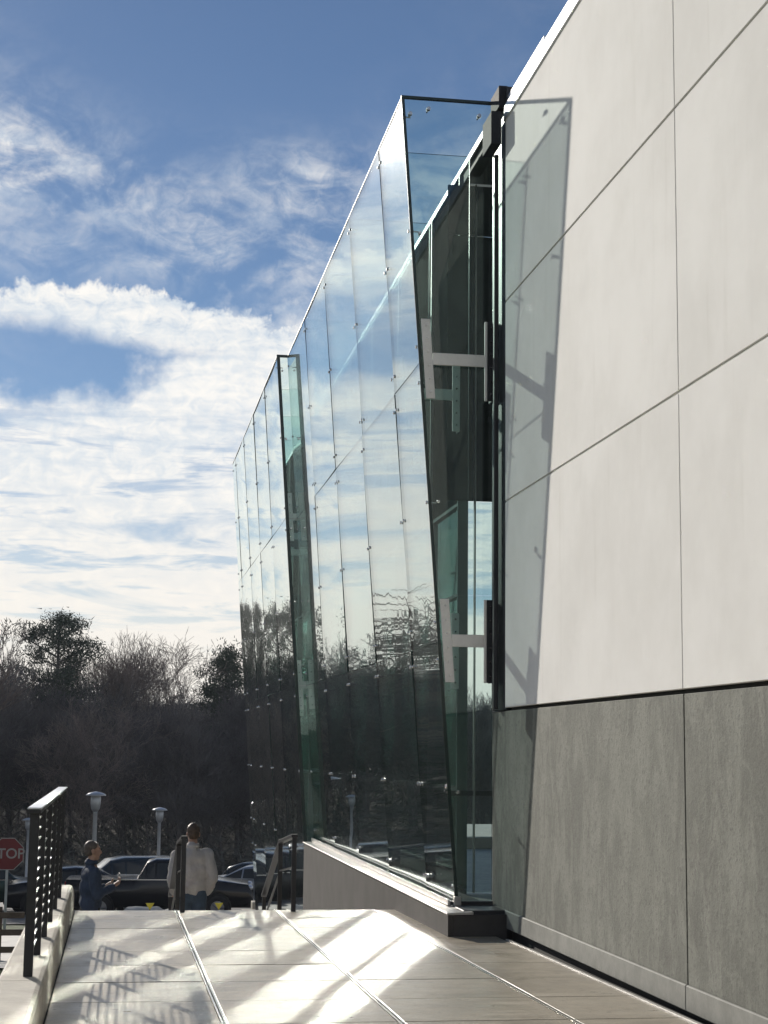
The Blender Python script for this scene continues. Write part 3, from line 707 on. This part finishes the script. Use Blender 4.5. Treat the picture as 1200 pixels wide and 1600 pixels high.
for (x, lab) in ((.79, 'yellow triangular marker seen between the two men'), (1.99, 'yellow triangular marker seen right of the man in the pale jacket')):
    y = 30; t = empty('ground_marker', (x - .1, y, terrain_z(0, y)), lab, 'marker', 'yellow markers at the foot of the steps'); zc = Z(-2.71) - terrain_z(0, y)
    mb = MB(); k = [(-.075, -.006, zc + .05), (.075, -.006, zc + .05), (0, -.006, zc - .07), (-.075, .006, zc + .05), (.075, .006, zc + .05), (0, .006, zc - .07)]
    mb.v = k; mb.f = [(2, 1, 0), (3, 4, 5), (0, 1, 4, 3), (1, 2, 5, 4), (2, 0, 3, 5)]; mb.mi = [0] * 5; mb.build('triangle', M['yellow'], t)
    mb = MB(); mb.tube((0, .02, 0), (0, .02, zc), .012, .012, 6); mb.build('stake', M['dark_steel'], t)

def rock(x, y, r, seed, label):
    mb = MB(); mb.ell((0, 0, 0), (r, r * .8, r * .55), 12, 8)
    for i, p in enumerate(mb.v):
        v = Vector(p); n = noise.noise(v * 3 / r * .4 + Vector((seed, 0, 0))); mb.v[i] = tuple(v * (1 + .45 * n))
    tag(mb.build('pale_boulder', M['rock'], loc=(x, y, terrain_z(0, y) + r * .25)), label, 'boulder', 'pale boulders at the car park edge')
rock(.85, 46, .6, 1, 'large pale boulder low beside the black pickup'); rock(1.55, 46.2, .38, 2, 'small pale boulder right of the larger one'); rock(.3, 47.3, .22, 3, 'small pale boulder nearest the navy jacketed man')
rock(-.3, 46.8, .2, 6, 'small pale boulder behind the navy jacketed man')
ks = empty('pale_steps', (4.2, 45.5, terrain_z(0, 45.5)), 'pale concrete steps below the glass screen at the car park edge', 'steps')
for i in range(3):
    mb = MB(); mb.box(-.7 + i * .3, 1.2, i * .5, i * .5 + .48, -.3, .18 * (i + 1) + .12); mb.build('step', M['concrete'], ks, bevel=.01)

# ------------------------------------------------------------------ cars
def wheel_mesh():
    mb = MB(); r = .34
    prof = [(.20, -.10), (.31, -.105), (.335, -.09), (.34, 0), (.335, .09), (.31, .105), (.20, .10)]
    n = 24
    for (rr, yy) in prof:
        for i in range(n): t = 2 * math.pi * i / n; mb.v.append((rr * math.cos(t), yy, rr * math.sin(t)))
    for j in range(len(prof) - 1):
        for i in range(n): q = (i + 1) % n; mb.f.append((j * n + i, j * n + q, (j + 1) * n + q, (j + 1) * n + i)); mb.mi.append(0)
    rim = MB(); rim.tube((0, -.085, 0), (0, .085, 0), .205, .205, 20)
    for i in range(5):
        t = 2 * math.pi * i / 5; rim.tube((0, -.088, 0), (.19 * math.cos(t), -.096, .19 * math.sin(t)), .03, .02, 6)
    return mb.mesh('tyre', M['tyre'], True), rim.mesh('rim', M['rim'])
TY, RM = wheel_mesh()
def car(x, y, paint, kind, label, face=1, rz=0, L=4.6, H=1.45):
    t = empty('parked_car', (x, y, terrain_z(0, y) + .03), label, 'pickup truck' if kind == 'pickup' else 'car', 'cars parked in the car park', rz)
    if kind == 'pickup': t.name = 'pickup_truck'
    # station: (position 0..1, belt height, top height), along the length from the tail to the nose
    P = {'sedan': [(0, .55, .55), (.015, .92, .92), (.12, 1.0, 1.0), (.18, .98, 1.02), (.34, .96, H - .04), (.46, .95, H), (.60, .93, H - .06), (.76, .92, .98), (.80, .90, .92), (.96, .78, .78), (1, .5, .5)],
         'suv': [(0, .6, .6), (.015, 1.05, 1.12), (.07, 1.08, H - .12), (.16, 1.08, H), (.50, 1.05, H), (.60, 1.04, H - .08), (.74, 1.03, 1.10), (.78, 1.02, 1.04), (.96, .92, .92), (1, .6, .6)],
         'hatch': [(0, .5, .5), (.02, .92, .96), (.08, .95, H - .16), (.22, .95, H), (.46, .94, H), (.58, .93, H - .09), (.76, .92, .98), (.80, .9, .92), (.96, .78, .78), (1, .5, .5)],
         'pickup': [(0, .65, .65), (.008, 1.12, 1.12), (.37, 1.12, 1.12), (.385, 1.12, 1.16), (.43, 1.13, H - .08), (.48, 1.13, H), (.62, 1.13, H), (.66, 1.12, H - .06), (.75, 1.12, 1.18), (.78, 1.1, 1.13), (.97, 1.0, 1.0), (1, .7, .7)]}[kind]
    hw = .9 if kind != 'pickup' else .97
    body = MB(); st_ = []
    sill = .24 if kind in ('sedan', 'hatch') else .34
    for (u, bh, th) in P:
        xx = (u - .5) * L; e = 1 - .10 * max(0, (abs(u - .5) - .38) / .12) ** 1.5
        w_ = hw * e; tw = w_ * (.78 if th > bh + .08 else .93)
        ring = [(-w_ * .9, sill), (-w_ * .985, sill + .12), (-w_, (sill + bh) / 2 + .05), (-w_ * .975, bh), (-tw, th - .035 if th > bh + .08 else max(th - .01, bh)), (-tw * .75, th + .012), (0, th + .03)]
        ring = ring + [(-a, b) for a, b in ring[-2::-1]]
        st_.append([(xx, a, b) for a, b in ring])
    n = len(st_[0])
    for s in st_: body.v += s
    for k in range(len(st_) - 1):
        for i in range(n - 1):
            body.f.append((k * n + i, (k + 1) * n + i, (k + 1) * n + i + 1, k * n + i + 1)); body.mi.append(0)
        body.f.append((k * n + n - 1, (k + 1) * n + n - 1, (k + 1) * n, k * n)); body.mi.append(0)
    body.f.append(tuple(range(n))); body.mi.append(0); body.f.append(tuple((len(st_) - 1) * n + i for i in range(n - 1, -1, -1))); body.mi.append(0)
    bo = body.build('body', paint, t)
    bm = bmesh.new(); bm.from_mesh(bo.data); bmesh.ops.recalc_face_normals(bm, faces=bm.faces); 
    for f in bm.faces: f.smooth = True
    bm.to_mesh(bo.data); bm.free()
    # side glass with pillars between
    gl_ = [k for k in range(len(P)) if P[k][2] > P[k][1] + .25]
    for sgn in (-1, 1):
        for a in range(len(P) - 1):
            if (P[a][2] > P[a][1] + .2) or (P[a + 1][2] > P[a + 1][1] + .2):
                A_, B_ = st_[a], st_[a + 1]; i0, i1 = (3, 4) if sgn < 0 else (n - 4, n - 5)
                def lerp(p, q, f): return tuple(p[c] + (q[c] - p[c]) * f for c in range(3))
                def pt(S, f): p = lerp(S[i0], S[i1], f); return (p[0], p[1] + sgn * .006, p[2])
                q = [pt(A_, .08), pt(B_, .08), pt(B_, .88), pt(A_, .88)]
                cx_ = sum(v[0] for v in q) / 4; q = [(v[0] + (.03 if v[0] < cx_ else -.03), v[1], v[2]) for v in q]
                mb = MB(); mb.quad(q); b2 = [(v[0], v[1] - sgn * .004, v[2]) for v in q]; mb.quad(b2[::-1])
                mb.build('side_window', M['car_glass'], t)
    # windscreen and rear screen
    for a in range(len(P) - 1):
        dz = P[a + 1][2] - P[a][2]
        if abs(dz) > .25 and P[a][0] > .02:
            A_, B_ = st_[a], st_[a + 1]; q = [A_[5], A_[n - 6], B_[n - 6], B_[5]]
            nx = Vector((-dz, 0, (P[a + 1][0] - P[a][0]) * L)).normalized() * .008
            mb = MB(); mb.quad([(v[0] + nx.x, v[1] * 1.02, v[2] + nx.z) for v in q]); mb.build('windscreen' if dz < 0 else 'rear_screen', M['car_glass'], t)
    for u in (.19, .81):
        for sgn in (-1, 1):
            px = (u - .5) * L
            arch = MB(); arch.tube((px, sgn * (hw - .16), .36), (px, sgn * (hw + .004), .36), .40, .40, 20); arch.build('wheel_arch', M['tyre'], t)
            o = put('wheel', TY, t, (px, sgn * (hw - .06), .34)); r = put('rim', RM, o); r.rotation_euler.z = 0 if sgn < 0 else math.pi
    for sgn in (-1, 1):
        bh = P[-2][1]
        mb = MB(); mb.ell((L / 2 - .10, sgn * hw * .70, bh - .10), (.10, .19, .085), 12, 8); mb.build('headlight', M['lamp_lens'], t, smooth=True)
        mb = MB(); mb.box(-L / 2 + .0, -L / 2 + .06, sgn * hw * .72 - .12, sgn * hw * .72 + .12, P[1][1] - .28, P[1][1] - .06); mb.build('tail_light', M['red_lens'], t)
        mb = MB(); mb.ell((.13 * L, sgn * (hw + .10), P[5][1] + .06), (.07, .10, .07), 10, 6); mb.build('wing_mirror', paint, t, smooth=True)
    boxpart('bumper', M['chrome'] if kind == 'pickup' else paint, t, L / 2 - .12, L / 2 + .03, -hw * .8, hw * .8, sill + .08, sill + .26, .02)
    boxpart('bumper', M['chrome'] if kind == 'pickup' else paint, t, -L / 2 - .04, -L / 2 + .1, -hw * .85, hw * .85, sill + .1, sill + .28, .02)
    mb = MB(); mb.box(L / 2 - .04, L / 2 + .008, -.38, .38, sill + .3, sill + .48); mb.build('grille', M['tyre'], t)
    for sgn in (-1, 1):
        mb = MB(); mb.box(-.25 * L, .24 * L, sgn * hw * .98 - .004, sgn * hw * .98 + .006, P[5][1] - .015, P[5][1] + .012); mb.build('trim_strip', M['chrome'], t)
    if face < 0: t.rotation_euler.z += math.pi
    return t
car(1.45, 50.2, M['car_black'], 'pickup', 'black pickup truck standing nearest the steps behind the two men', 1, R(-4), 5.4, 1.68)
car(.35, 57.8, M['car_blue'], 'suv', 'dark blue tall car with arched roof behind the pickup bed', -1, R(10), 4.6, 1.70)
car(-.9, 53.6, M['car_black'], 'sedan', 'black low saloon whose roof shows beside the navy jacketed man', 1, R(3), 4.6, 1.42)
car(5.6, 60.5, M['car_silver'], 'sedan', 'silver saloon beside the glass screen, nearer of the two right hand cars', 1, R(-25), 4.6, 1.42)
car(6.4, 67, M['car_blue'], 'hatch', 'small dark blue hatchback behind the silver saloon', 1, R(-25), 4.1, 1.46)
car(-4.2, 55.5, M['car_green'], 'suv', 'dark green car left of the navy jacketed man beyond the railing', 1, R(6), 4.6, 1.7)
car(-8.6, 56.5, M['car_black'], 'suv', 'black tall car at the left edge below the stop sign', -1, R(4), 4.7, 1.72)
car(9.5, 72, M['car_black'], 'suv', 'black car far along the row behind the glass screen', 1, R(-20), 4.6, 1.7)
car(-14.5, 58, M['car_silver'], 'sedan', 'silver saloon parked beyond the left edge of the view', 1, R(4), 4.6, 1.45)

# ------------------------------------------------------------------ people
def blend_mesh(prims, vox, name, mat, smooth_it=4):
    """tapered capsules and ellipsoids fused into one continuous skin"""
    mb = MB()
    for p in prims:
        if p[0] == 'c':
            _, a, ra, b, rb = p; mb.ell(a, (ra,) * 3, 14, 9); mb.ell(b, (rb,) * 3, 14, 9); mb.tube(a, b, ra, rb, 14)
        else:
            _, c, r = p[:3]; mb.ell(c, r, 18, 12, 0, p[3] if len(p) > 3 else None)
    me = mb.mesh(name, mat); o = bpy.data.objects.new(name, me); C.objects.link(o)
    r = o.modifiers.new('r', 'REMESH'); r.mode = 'VOXEL'; r.voxel_size = vox; r.use_smooth_shade = True
    s = o.modifiers.new('s', 'SMOOTH'); s.iterations = smooth_it; s.factor = .5
    bpy.context.view_layer.update()
    out = bpy.data.meshes.new_from_object(o.evaluated_get(bpy.context.evaluated_depsgraph_get()))
    bpy.data.objects.remove(o); out.materials.clear(); out.materials.append(mat)
    for p_ in out.polygons: p_.use_smooth = True
    return out
def add_folds(me, amp, sc, zlo=-9):
    for v in me.vertices:
        n = noise.noise(Vector((v.co.x * sc, v.co.y * sc, v.co.z * sc * .6))) * amp
        v.co += v.normal * n
def person(loc, rz, H, jacket, trouser, hair, label, pose):
    t = empty('person', loc, label, 'person', None, rz)
    k = H / 1.8
    S = lambda *p: tuple(c * k for c in p)
    hd = 1.665                                # head centre; the figure faces +Y
    prims = [('c', S(0, -.01, 1.46), .062 * k, S(0, .005, 1.58), .056 * k),
             ('e', S(0, -.005, hd + .035), S(.076, .095, .088)), ('e', S(0, .03, hd - .03), S(.062, .072, .085)), ('e', S(0, .06, hd - .09), S(.036, .034, .028)),
             ('c', S(0, .098, hd + .01), .010 * k, S(0, .115, hd - .022), .015 * k),
             ('e', S(.077, -.005, hd - .01), S(.012, .02, .032)), ('e', S(-.077, -.005, hd - .01), S(.012, .02, .032)),
             ('e', S(0, .088, hd + .035), S(.05, .016, .012)), ('e', S(0, .092, hd - .055), S(.024, .012, .009)),
             ('c', S(0, 0, 1.46), .07 * k, S(0, -.01, 1.1), .10 * k), ('c', S(0, -.01, 1.1), .1 * k, S(0, 0, .95), .12 * k)]
    for s in (-1, 1):
        prims += [('c', S(s * .09, 0, .92), .075 * k, S(s * .10, .01, .5), .05 * k), ('c', S(s * .10, .01, .5), .05 * k, S(s * .11, -.02, .1), .036 * k),
                  ('c', S(s * .11, -.03, .05), .035 * k, S(s * .125, .12, .035), .028 * k)]
    for s in (-1, 1):
        sh, elb, wr, hand_dir, curl = pose[s]
        prims += [('c', S(0, 0, 1.42), .05 * k, S(*sh), .05 * k), ('c', S(*sh), .047 * k, S(*elb), .036 * k), ('c', S(*elb), .036 * k, S(*wr), .024 * k)]
        w_ = Vector(S(*wr)); d = Vector(hand_dir).normalized(); side = d.cross(Vector((0, 0, 1)) if abs(d.z) < .8 else Vector((0, 1, 0))).normalized(); up = side.cross(d)
        palm = w_ + d * .055 * k; prims.append(('c', tuple(w_), .022 * k, tuple(palm + d * .03 * k), .026 * k))
        for fi, (off, ln) in enumerate(((-.03, .062), (-.010, .074), (.010, .07), (.03, .055))):
            base = palm + d * .03 * k + side * off * k; mid = base + d * ln * .5 * k + up * curl * .02 * k; tip = mid + d * ln * .35 * k + up * curl * .035 * k
            prims += [('c', tuple(base), .0105 * k, tuple(mid), .0095 * k), ('c', tuple(mid), .0095 * k, tuple(tip), .008 * k)]
        th = w_ + d * .03 * k - side * .02 * k; prims += [('c', tuple(th), .013 * k, tuple(th + d * .035 * k - side * .035 * k + up * .01 * k), .011 * k)]
    put('body', blend_mesh(prims, .0085, 'body', M['skin'], 2), t)
    # hair: cap over the back and top of the skull
    hp = [('e', S(0, -.014, hd + .046), S(.081, .096, .089)), ('e', S(0, -.045, hd - .005), S(.072, .062, .075))]
    hm = blend_mesh(hp, .008, 'hair', hair, 2)
    bm = bmesh.new(); bm.from_mesh(hm)
    dele = [v for v in bm.verts if v.co.y / k > .045 - .3 * (v.co.z / k - hd - .045) * -1 and v.co.z / k < hd + .085 or (v.co.z / k < hd - .065)]
    bmesh.ops.delete(bm, geom=dele, context='VERTS')
    for v in bm.verts: v.co += Vector((noise.noise(v.co * 60), noise.noise(v.co * 60 + Vector((9, 0, 0))), noise.noise(v.co * 55 + Vector((0, 9, 0))))) * .006
    bm.to_mesh(hm); bm.free(); put('hair', hm, t)
    # jacket
    jp = [('e', S(0, -.005, 1.36), S(.20, .125, .13)), ('e', S(0, 0, 1.20), S(.195, .135, .20)), ('e', S(0, 0, 1.02), S(.192, .14, .16)),
          ('c', S(-.13, -.01, 1.42), .062 * k, S(.13, -.01, 1.42), .062 * k), ('c', S(-.09, 0, .93), .10 * k, S(.09, 0, .93), .10 * k),
          ('c', S(0, -.01, 1.45), .078 * k, S(0, -.012, 1.515), .068 * k)]
    for s in (-1, 1):
        sh, elb, wr = pose[s][:3]; sv, ev, wv = Vector(S(*sh)), Vector(S(*elb)), Vector(S(*wr))
        jp += [('c', tuple(sv), .084 * k, tuple(ev), .064 * k), ('c', tuple(ev), .064 * k, tuple(ev.lerp(wv, .9)), .048 * k)]
    jm = blend_mesh(jp, .014, 'jacket', jacket, 5); add_folds(jm, .022, 9); add_folds(jm, .008, 28); put('jacket', jm, t)
    cm = MB(); cm.lathe(S(0, -.012, 1.495), [(.072 * k, 0), (.082 * k, .01 * k), (.075 * k, .055 * k), (.066 * k, .05 * k)], 18); put('collar', cm.mesh('collar', jacket, True), t)
    tp = [('c', S(-.07, 0, .93), .118 * k, S(.07, 0, .93), .118 * k)]
    for s in (-1, 1): tp += [('c', S(s * .09, 0, .90), .105 * k, S(s * .10, .012, .5), .078 * k), ('c', S(s * .10, .012, .5), .078 * k, S(s * .11, -.015, .12), .066 * k)]
    tm = blend_mesh(tp, .014, 'trousers', trouser, 4); add_folds(tm, .014, 10); put('trousers', tm, t)
    for s in (-1, 1): put('shoe', blend_mesh([('c', S(s * .11, -.04, .055), .05 * k, S(s * .13, .15, .042), .04 * k)], .01, 'shoe', M['shoe']), t)
    return t
pz = Z(-2.99)
arm_down = {s: ((s * .185, -.01, 1.40), (s * .255, -.05, 1.12), (s * .20, .07, .93), (-s * .3, .5, -.6), .6) for s in (-1, 1)}
person((1.06, 22.6, Z(-2.88)), R(6), 1.92, M['jacket_tan'], M['jeans'], M['hair_brown'], 'man seen from behind in a pale grey jacket and jeans standing at the steps', arm_down)
arm_hold = {-1: ((-.18, 0, 1.40), (-.235, .03, 1.13), (-.13, .20, 1.20), (.25, 1, .6), .7),
            1: ((.18, 0, 1.40), (.235, .02, 1.12), (.15, .25, 1.22), (-.25, 1, .7), .8)}
p1 = person((-.24, 21.6, Z(-2.90)), R(-90 + 12), 1.76, M['jacket_blue'], M['trousers'], M['hair_grey'], 'man in a navy jacket in profile holding up a phone', arm_hold)
ph = MB(); ph.box(-.034, .034, -.004, .004, -.055, .055)
pm = Matrix.Translation((-.24, 21.6, Z(-2.90))) @ Matrix.Rotation(R(-78), 4, 'Z')
pc = pm @ Vector((.03, .335, 1.30))
o = ph.build('mobile_phone', M['phone'], bevel=.003, loc=tuple(pc)); o.rotation_euler = (R(-15), 0, R(-78)); tag(o, 'black phone held in the raised hand of the man in navy', 'phone')

# ------------------------------------------------------------------ trees
def tree_meshes(seed, H, spread, mats, twig_levels=6, tw=.012, up=.25, lean=0, tr=.16):
    rnd = random.Random(seed); tr_ = MB(); cr = MB()
    def grow(p, d, ln, r, lvl):
        segs = 3 if lvl < 3 else 2
        q = p; dd = d.copy()
        for s in range(segs):
            dd = (dd + Vector((rnd.uniform(-1, 1), rnd.uniform(-1, 1), rnd.uniform(-.5, 1) * .6)) * .16).normalized()
            nq = q + dd * ln / segs; r1 = r * (1 - .22)
            if lvl <= 1: tr_.tube(q, nq, r, r1, 7, cap=False)
            else: cr.tube(q, nq, max(r, tw * .6), max(r1, tw * .45), 4 if lvl < 4 else 3, cap=False)
            if s < segs - 1 or lvl == 0:
                kids(nq, dd, ln, r1, lvl, 1 if lvl else 2)
            q = nq; r = r1
        if lvl < twig_levels: kids(q, dd, ln, r, lvl, 3 if lvl < 3 else 2)
    def kids(p, d, ln, r, lvl, n):
        if lvl >= twig_levels: return
        for _ in range(n):
            a = rnd.uniform(0, 2 * math.pi); o_ = d.orthogonal().normalized(); o_.rotate(Matrix.Rotation(a, 3, d))
            nd = (d * rnd.uniform(.55, 1.0) + o_ * spread * rnd.uniform(.5, 1.0) + Vector((0, 0, up))).normalized()
            grow(p, nd, ln * rnd.uniform(.58, .78), r * rnd.uniform(.5, .66), lvl + 1)
    grow(Vector((0, 0, -.3)), Vector((lean, 0, 1)).normalized(), H * .42, tr, 0)
    mx = max(v[2] for v in cr.v); k = H / mx
    for m_ in (tr_, cr): m_.v = [(a * k, b * k, c * k) for a, b, c in m_.v]
    return tr_.mesh('trunk', mats[0]), cr.mesh('crown', mats[1])
def pine_meshes(seed, H, Wd):
    rnd = random.Random(seed); t = MB(); c = MB()
    t.tube((0, 0, -.3), (.1, 0, H * .5), .24, .16, 8, cap=False); t.tube((.1, 0, H * .5), (0, .1, H * .95), .16, .04, 7, cap=False)
    nb = 30
    for i in range(nb):
        f = (i + .5) / nb; z = H * (.34 + .60 * f); a = i * 2.4 + rnd.uniform(-.5, .5)
        ln = Wd * math.sqrt(max(.05, 1 - f ** 2.2)) * rnd.uniform(.5, 1.12); d = Vector((math.cos(a), math.sin(a), rnd.uniform(.15, .6)))
        p0 = Vector((.05, 0, z)); p1 = p0 + d * ln; t.tube(p0, p1, .06, .02, 5, cap=False)
        for s in range(int(11 * ln / Wd) + 3):
            u = rnd.uniform(.35, 1.02); cl = p0 + d * ln * u + Vector((rnd.gauss(0, .3), rnd.gauss(0, .3), rnd.gauss(.15, .2)))
            rad = rnd.uniform(.22, .48)
            for b in range(60):
                q = cl + Vector((rnd.gauss(0, 1), rnd.gauss(0, 1), rnd.gauss(0, .5))) * rad
                dr = Vector((rnd.gauss(0, 1), rnd.gauss(0, 1), rnd.gauss(.7, .8))).normalized(); s_ = dr.orthogonal().normalized() * rnd.uniform(.02, .045)
                c.quad([q - s_, q + s_, q + dr * rnd.uniform(.12, .3)])
    return t.mesh('trunk', M['bark']), c.mesh('crown', M['needle'])
def plant(name, meshes, x, y, sc, rz, label, cat, group=None, sz=1, z=None):
    t = empty(name, (x, y, terrain_z(x, y) - .1 if z is None else z), label, cat, group, rz); t.scale = (sc, sc, sc * sz)
    put('trunk', meshes[0], t); put('crown', meshes[1], t); return t
BT = [tree_meshes(11 + i, 11, .75, (M['bark'], M['twig']), 6, .022, .22) for i in range(3)] + [tree_meshes(31, 11, .62, (M['bark_grey'], M['twig_warm']), 6, .02, .35), tree_meshes(37, 11, .9, (M['bark'], M['twig_warm']), 6, .02, .18)]
PN = [pine_meshes(5, 12, 2.9), pine_meshes(16, 12, 2.2)]
def px_x(px, y): return (px - 180) / 2600 * y * 1.0
rnd = random.Random(4)
# the ones that can be told apart
plant('pine_tree', PN[0], px_x(88, 108), 108, 1.22, 0, 'dark pine rising highest above the woods near the left', 'tree', z=terrain_z(-4, 108) - .6)
plant('pine_tree', PN[1], px_x(348, 112), 112, 1.0, 2.1, 'dark pine just left of the glass screen', 'tree')
plant('bare_tree', BT[3], px_x(168, 112), 112, 1.16, .4, 'pale twigged bare tree right of the tall pine', 'tree')
plant('bare_tree', BT[4], px_x(226, 114), 114, 1.14, 1.9, 'broad pale twigged bare tree in the middle of the skyline', 'tree')
plant('bare_tree', BT[3], px_x(-122, 66), 66, 1.10, 3.0, 'tall bare tree reaching in over the left edge', 'tree')
plant('bare_tree', BT[0], px_x(28, 106), 106, 1.12, 5.0, 'dark bare tree left of the tall pine', 'tree')
# the belt behind
placed = 0
for i in range(92):
    row = i % 3; y = 97 + row * 7 + rnd.uniform(-3, 3); px = -760 + i * 17.5 + rnd.uniform(-14, 14); x = px_x(px, y)
    b = rnd.choice([0, 1, 2, 0, 1, 2, 4]); sc = rnd.uniform(.86, 1.06) * (1 if row == 0 else .86)
    if 150 < px < 370: sc *= .9
    plant('bare_tree', BT[b], x, y, sc, rnd.uniform(0, 6.28), 'leafless tree in the dense dark woodland belt behind the car park', 'tree', 'leafless trees of the woodland belt', rnd.uniform(.85, 1.1))
for i in range(16):
    y = rnd.uniform(95, 110); x = px_x(-500 + i * 57 + rnd.uniform(-30, 30), y)
    plant('pine_tree', PN[i % 2], x, y, rnd.uniform(.5, .72), rnd.uniform(0, 6), 'small dark evergreen half hidden in the woodland belt', 'tree', 'small evergreens of the woodland belt')
# bare trees to the left of the view: they throw the branch shadows and stand in the glass reflections
BIG = tree_meshes(77, 13, .8, (M['bark_grey'], M['twig']), 6, .02, .25, 0, .2)
for (x, y, s, r, lab) in ((-12.6, 40, 1.0, .3, 'bare lawn tree beyond the left edge whose branches shade the walkway'), (-13.5, 47, 1.12, 2.2, 'bare lawn tree further left past the path'),
                     (-17.5, 58, .95, 4.0, 'bare tree at the near edge of the car park, out to the left')):
    plant('bare_tree', BIG, x, y, s, r, lab, 'tree')
for i in range(13):
    plant('bare_tree' if i % 3 else 'pine_tree', BT[i % 4] if i % 3 else PN[i % 2], 26 - i * 5.5, -95 - (i % 2) * 8, .9, i * 1.3, 'tree in the far row behind the viewpoint, mirrored in the coated glass', 'tree', 'trees behind the viewpoint', z=Z(-2.1))
# undergrowth
mb = MB()
for i in range(11000):
    y = 92 + 50 * rnd.random() ** 1.2; x = rnd.uniform(-42, 24) * (y / 100)
    z = terrain_z(x, y); hh = 1.3 + 1.3 * noise.noise(Vector((x * .15, y * .1, 0))); q0 = Vector((x, y, z + rnd.uniform(0, 1.6) * hh))
    for b in range(6):
        q = q0 + Vector((rnd.gauss(0, .28), rnd.gauss(0, .28), rnd.gauss(0, .28)))
        d = Vector((rnd.gauss(0, 1), rnd.gauss(0, .8), rnd.gauss(.5, .8))).normalized(); s_ = d.orthogonal().normalized() * rnd.uniform(.012, .05)
        mb.quad([q - s_, q + s_, q + d * rnd.uniform(.2, .75)])
tag(mb.build('undergrowth', M['brush']), 'tangled dark undergrowth covering the wooded slope', kind='stuff')
# grass at the left
mb = MB()
for i in range(42000):
    near = i % 3 == 0
    x = rnd.uniform(-3.2, -.72) if near else -.72 - 16 * rnd.random(); y = rnd.uniform(12, 23.5) if near else rnd.uniform(-6, 23.8); q = Vector((x, y, terrain_z(x, y)))
    d = Vector((rnd.gauss(0, .5), rnd.gauss(0, .5), 1)).normalized(); s_ = Vector((.006, 0, 0)); mb.quad([q - s_, q + s_, q + d * rnd.uniform(.03, .075)])
tag(mb.build('grass_blades', M['grass']), 'short green grass beside the low wall', kind='stuff')

# thin air between the viewpoint and the woods
mb = MB(); mb.box(-950, 950, -350, 1560, Z(-9.5), Z(19)); hz = mb.build('haze', []); tag(hz, 'thin pale winter haze', kind='stuff')
hm, hg = new_mat('haze_air'); vv = hg.n('ShaderNodeVolumePrincipled'); vv.inputs['Color'].default_value = (.80, .88, 1, 1)
vv.inputs['Density'].default_value = .00028; vv.inputs['Anisotropy'].default_value = .1
oo = hg.n('ShaderNodeOutputMaterial'); hg.l(vv.outputs[0], oo.inputs['Volume']); hz.data.materials.append(hm)
